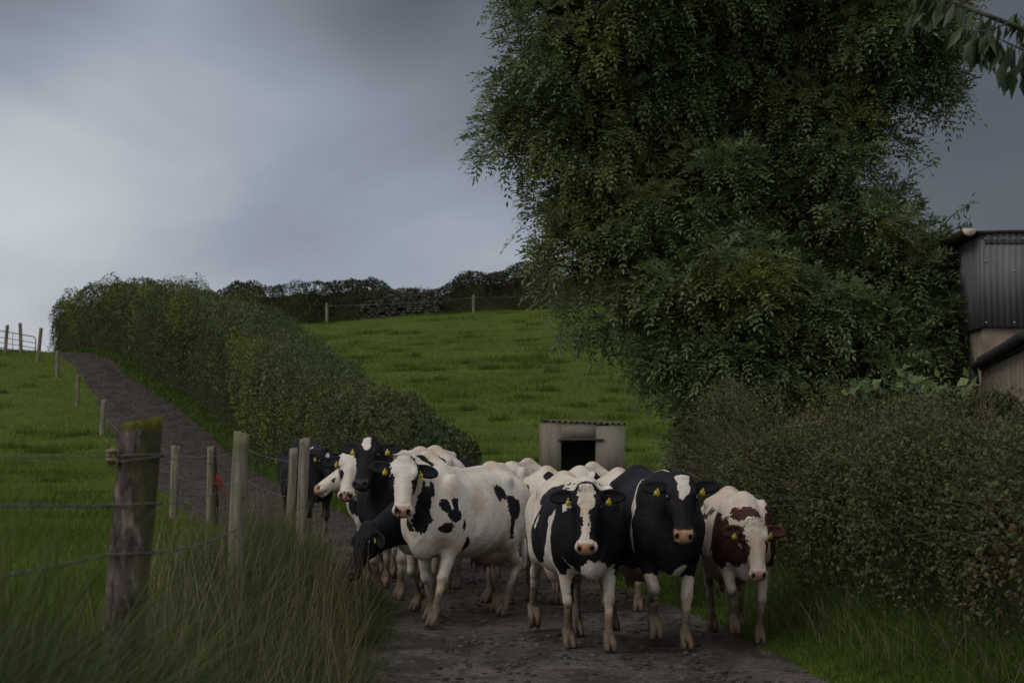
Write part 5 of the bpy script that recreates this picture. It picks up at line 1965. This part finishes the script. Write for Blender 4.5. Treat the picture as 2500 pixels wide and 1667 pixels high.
# verge on the hedge side, and the green strip under the long hedge
parts = []
hb = lambda y: np.interp(y, RB_Y, RB_X)
P = scatter(52000, 8.5, 26, lambda y: tab(T_XR, y) - .10, lambda y: hb(y) + .45)
n = len(P)
u = np.clip((P[:, 0] - tab(T_XR, P[:, 1])) / .5, 0, 1)
hgt = rng.uniform(.06, .16, n) * (.45 + .9 * u) * (1 + .9 * sstep(P[:, 0], hb(P[:, 1]) - .25, hb(P[:, 1]) + .1))
parts.append(blade_arrays(P, hgt, rng.normal(0, .4, (n, 2)) * hgt[:, None], rng.uniform(.004, .008, n), rng.random(n), rng=rng))
P = scatter(26000, 26, 104, lambda y: tab(T_XR, y) - .15, lambda y: tab(T_XR, y) + .9)
n = len(P)
hgt = rng.uniform(.10, .28, n)
parts.append(blade_arrays(P, hgt, rng.normal(0, .4, (n, 2)) * hgt[:, None], np.interp(P[:, 1], [26, 100], [.012, .05]), rng.random(n), rng=rng))
stuff_blades("verge_grass", parts, M_VERGE)
P = scatter(800, 10, 20, lambda y: hb(y) - .30, lambda y: hb(y) + .22)
n = len(P)
stuff_blades("dry_grass", [blade_arrays(P, rng.uniform(.18, .5, n), rng.normal(0, .20, (n, 2)) + np.array((-.10, -.03)), rng.uniform(.003, .006, n), rng.random(n), segs=4, rng=rng)], M_DRY)

# stones and clods trodden into the lane
rng = np.random.default_rng(66)
P = np.concatenate([scatter(1700, 12.5, 32, lambda y: tab(T_XL, y), lambda y: tab(T_XR, y), 1.4), scatter(3500, 32, 97, lambda y: tab(T_XL, y), lambda y: tab(T_XR, y), 1.0)])
n = len(P)
P[:, 2] = lane_z(P[:, 1]) - .012
ico = np.array([(0, 0, 1), (.9, 0, .3), (.28, .85, .3), (-.72, .53, .3), (-.72, -.53, .3), (.28, -.85, .3), (.8, .4, -.4), (-.3, .85, -.4), (-.9, 0, -.4), (-.3, -.85, -.4), (.8, -.4, -.4)])
it = np.array([(0, 1, 2), (0, 2, 3), (0, 3, 4), (0, 4, 5), (0, 5, 1), (1, 6, 2), (2, 6, 7), (2, 7, 3), (3, 7, 8), (3, 8, 4), (4, 8, 9), (4, 9, 5), (5, 9, 10), (5, 10, 1), (1, 10, 6)])
sz = rng.uniform(.008, .028, (n, 1, 1)) * np.array((1.2, 1, .55)) * np.interp(P[:, 1], [25, 40, 90], [1, 1.3, 1.7])[:, None, None]
V = (ico[None] * rng.uniform(.75, 1.2, (n, 11, 1)) * sz + P[:, None, :]).reshape(-1, 3)
T = (it[None] + np.arange(n)[:, None, None] * 11).reshape(-1, 3)
m = Mat("mud_clods", 0.85, 0.25)
r = m.attr("rnd")
m.color(m.ramp(r, [(0, (.020, .016, .013)), (.6, (.050, .041, .035)), (1, (.095, .082, .074))]))
link("mud_clods", mesh_np("mud_clods", V, [T], m.m, {"rnd": np.repeat(rng.random(n), 11)}, True), kind="stuff")

# the few yellow flowers
m = Mat("yellow_petals", 0.6, 0.2)
M_YEL = m.color((.62, .36, .015)).m
m = Mat("flower_stem", 0.7, 0.2)
M_STEM = m.color((.05, .075, .016)).m
for (u_, v_, d_), lab in (((457, 1227, 20.0), "yellow flower in the grass in front of the pale lane-side post"), ((681, 1261, 19.0), "yellow flower in the grass by the split topped post"), ((712, 1240, 19.6), "small yellow flower at the foot of the post before the black cow")):
    p = at(u_, v_, d_)
    g0 = float(ground_z(p[0], p[1]))
    f = thing("wildflower", lab, "flower", (p[0], p[1], g0), "yellow wildflowers in the grass")
    mb = MB()
    hz_ = max(.1, p[2] - g0)
    mb.tube([(0, 0, -.02), (.01, 0, hz_ * .5), (0, 0, hz_)], .003, 5)
    mb.build("stem", M_STEM, f)
    k = 12
    ch = []
    for ring_, rr_ in ((0, .034), (1, .024)):
        a = np.arange(k) * 2 * PI / k + ring_ * .26
        ax = np.stack([np.cos(a), np.sin(a), np.full(k, .35 + .4 * ring_)], 1)
        ch.append(leaf_arrays(np.tile((0, 0, hz_), (k, 1)), ax, np.tile((0, 0, 1.0), (k, 1)), np.full(k, rr_), np.full(k, .016), np.zeros(k)))
    V, T, R = cat_leaves(ch)
    link("petals", mesh_np("petals", V, [T], M_YEL), f)
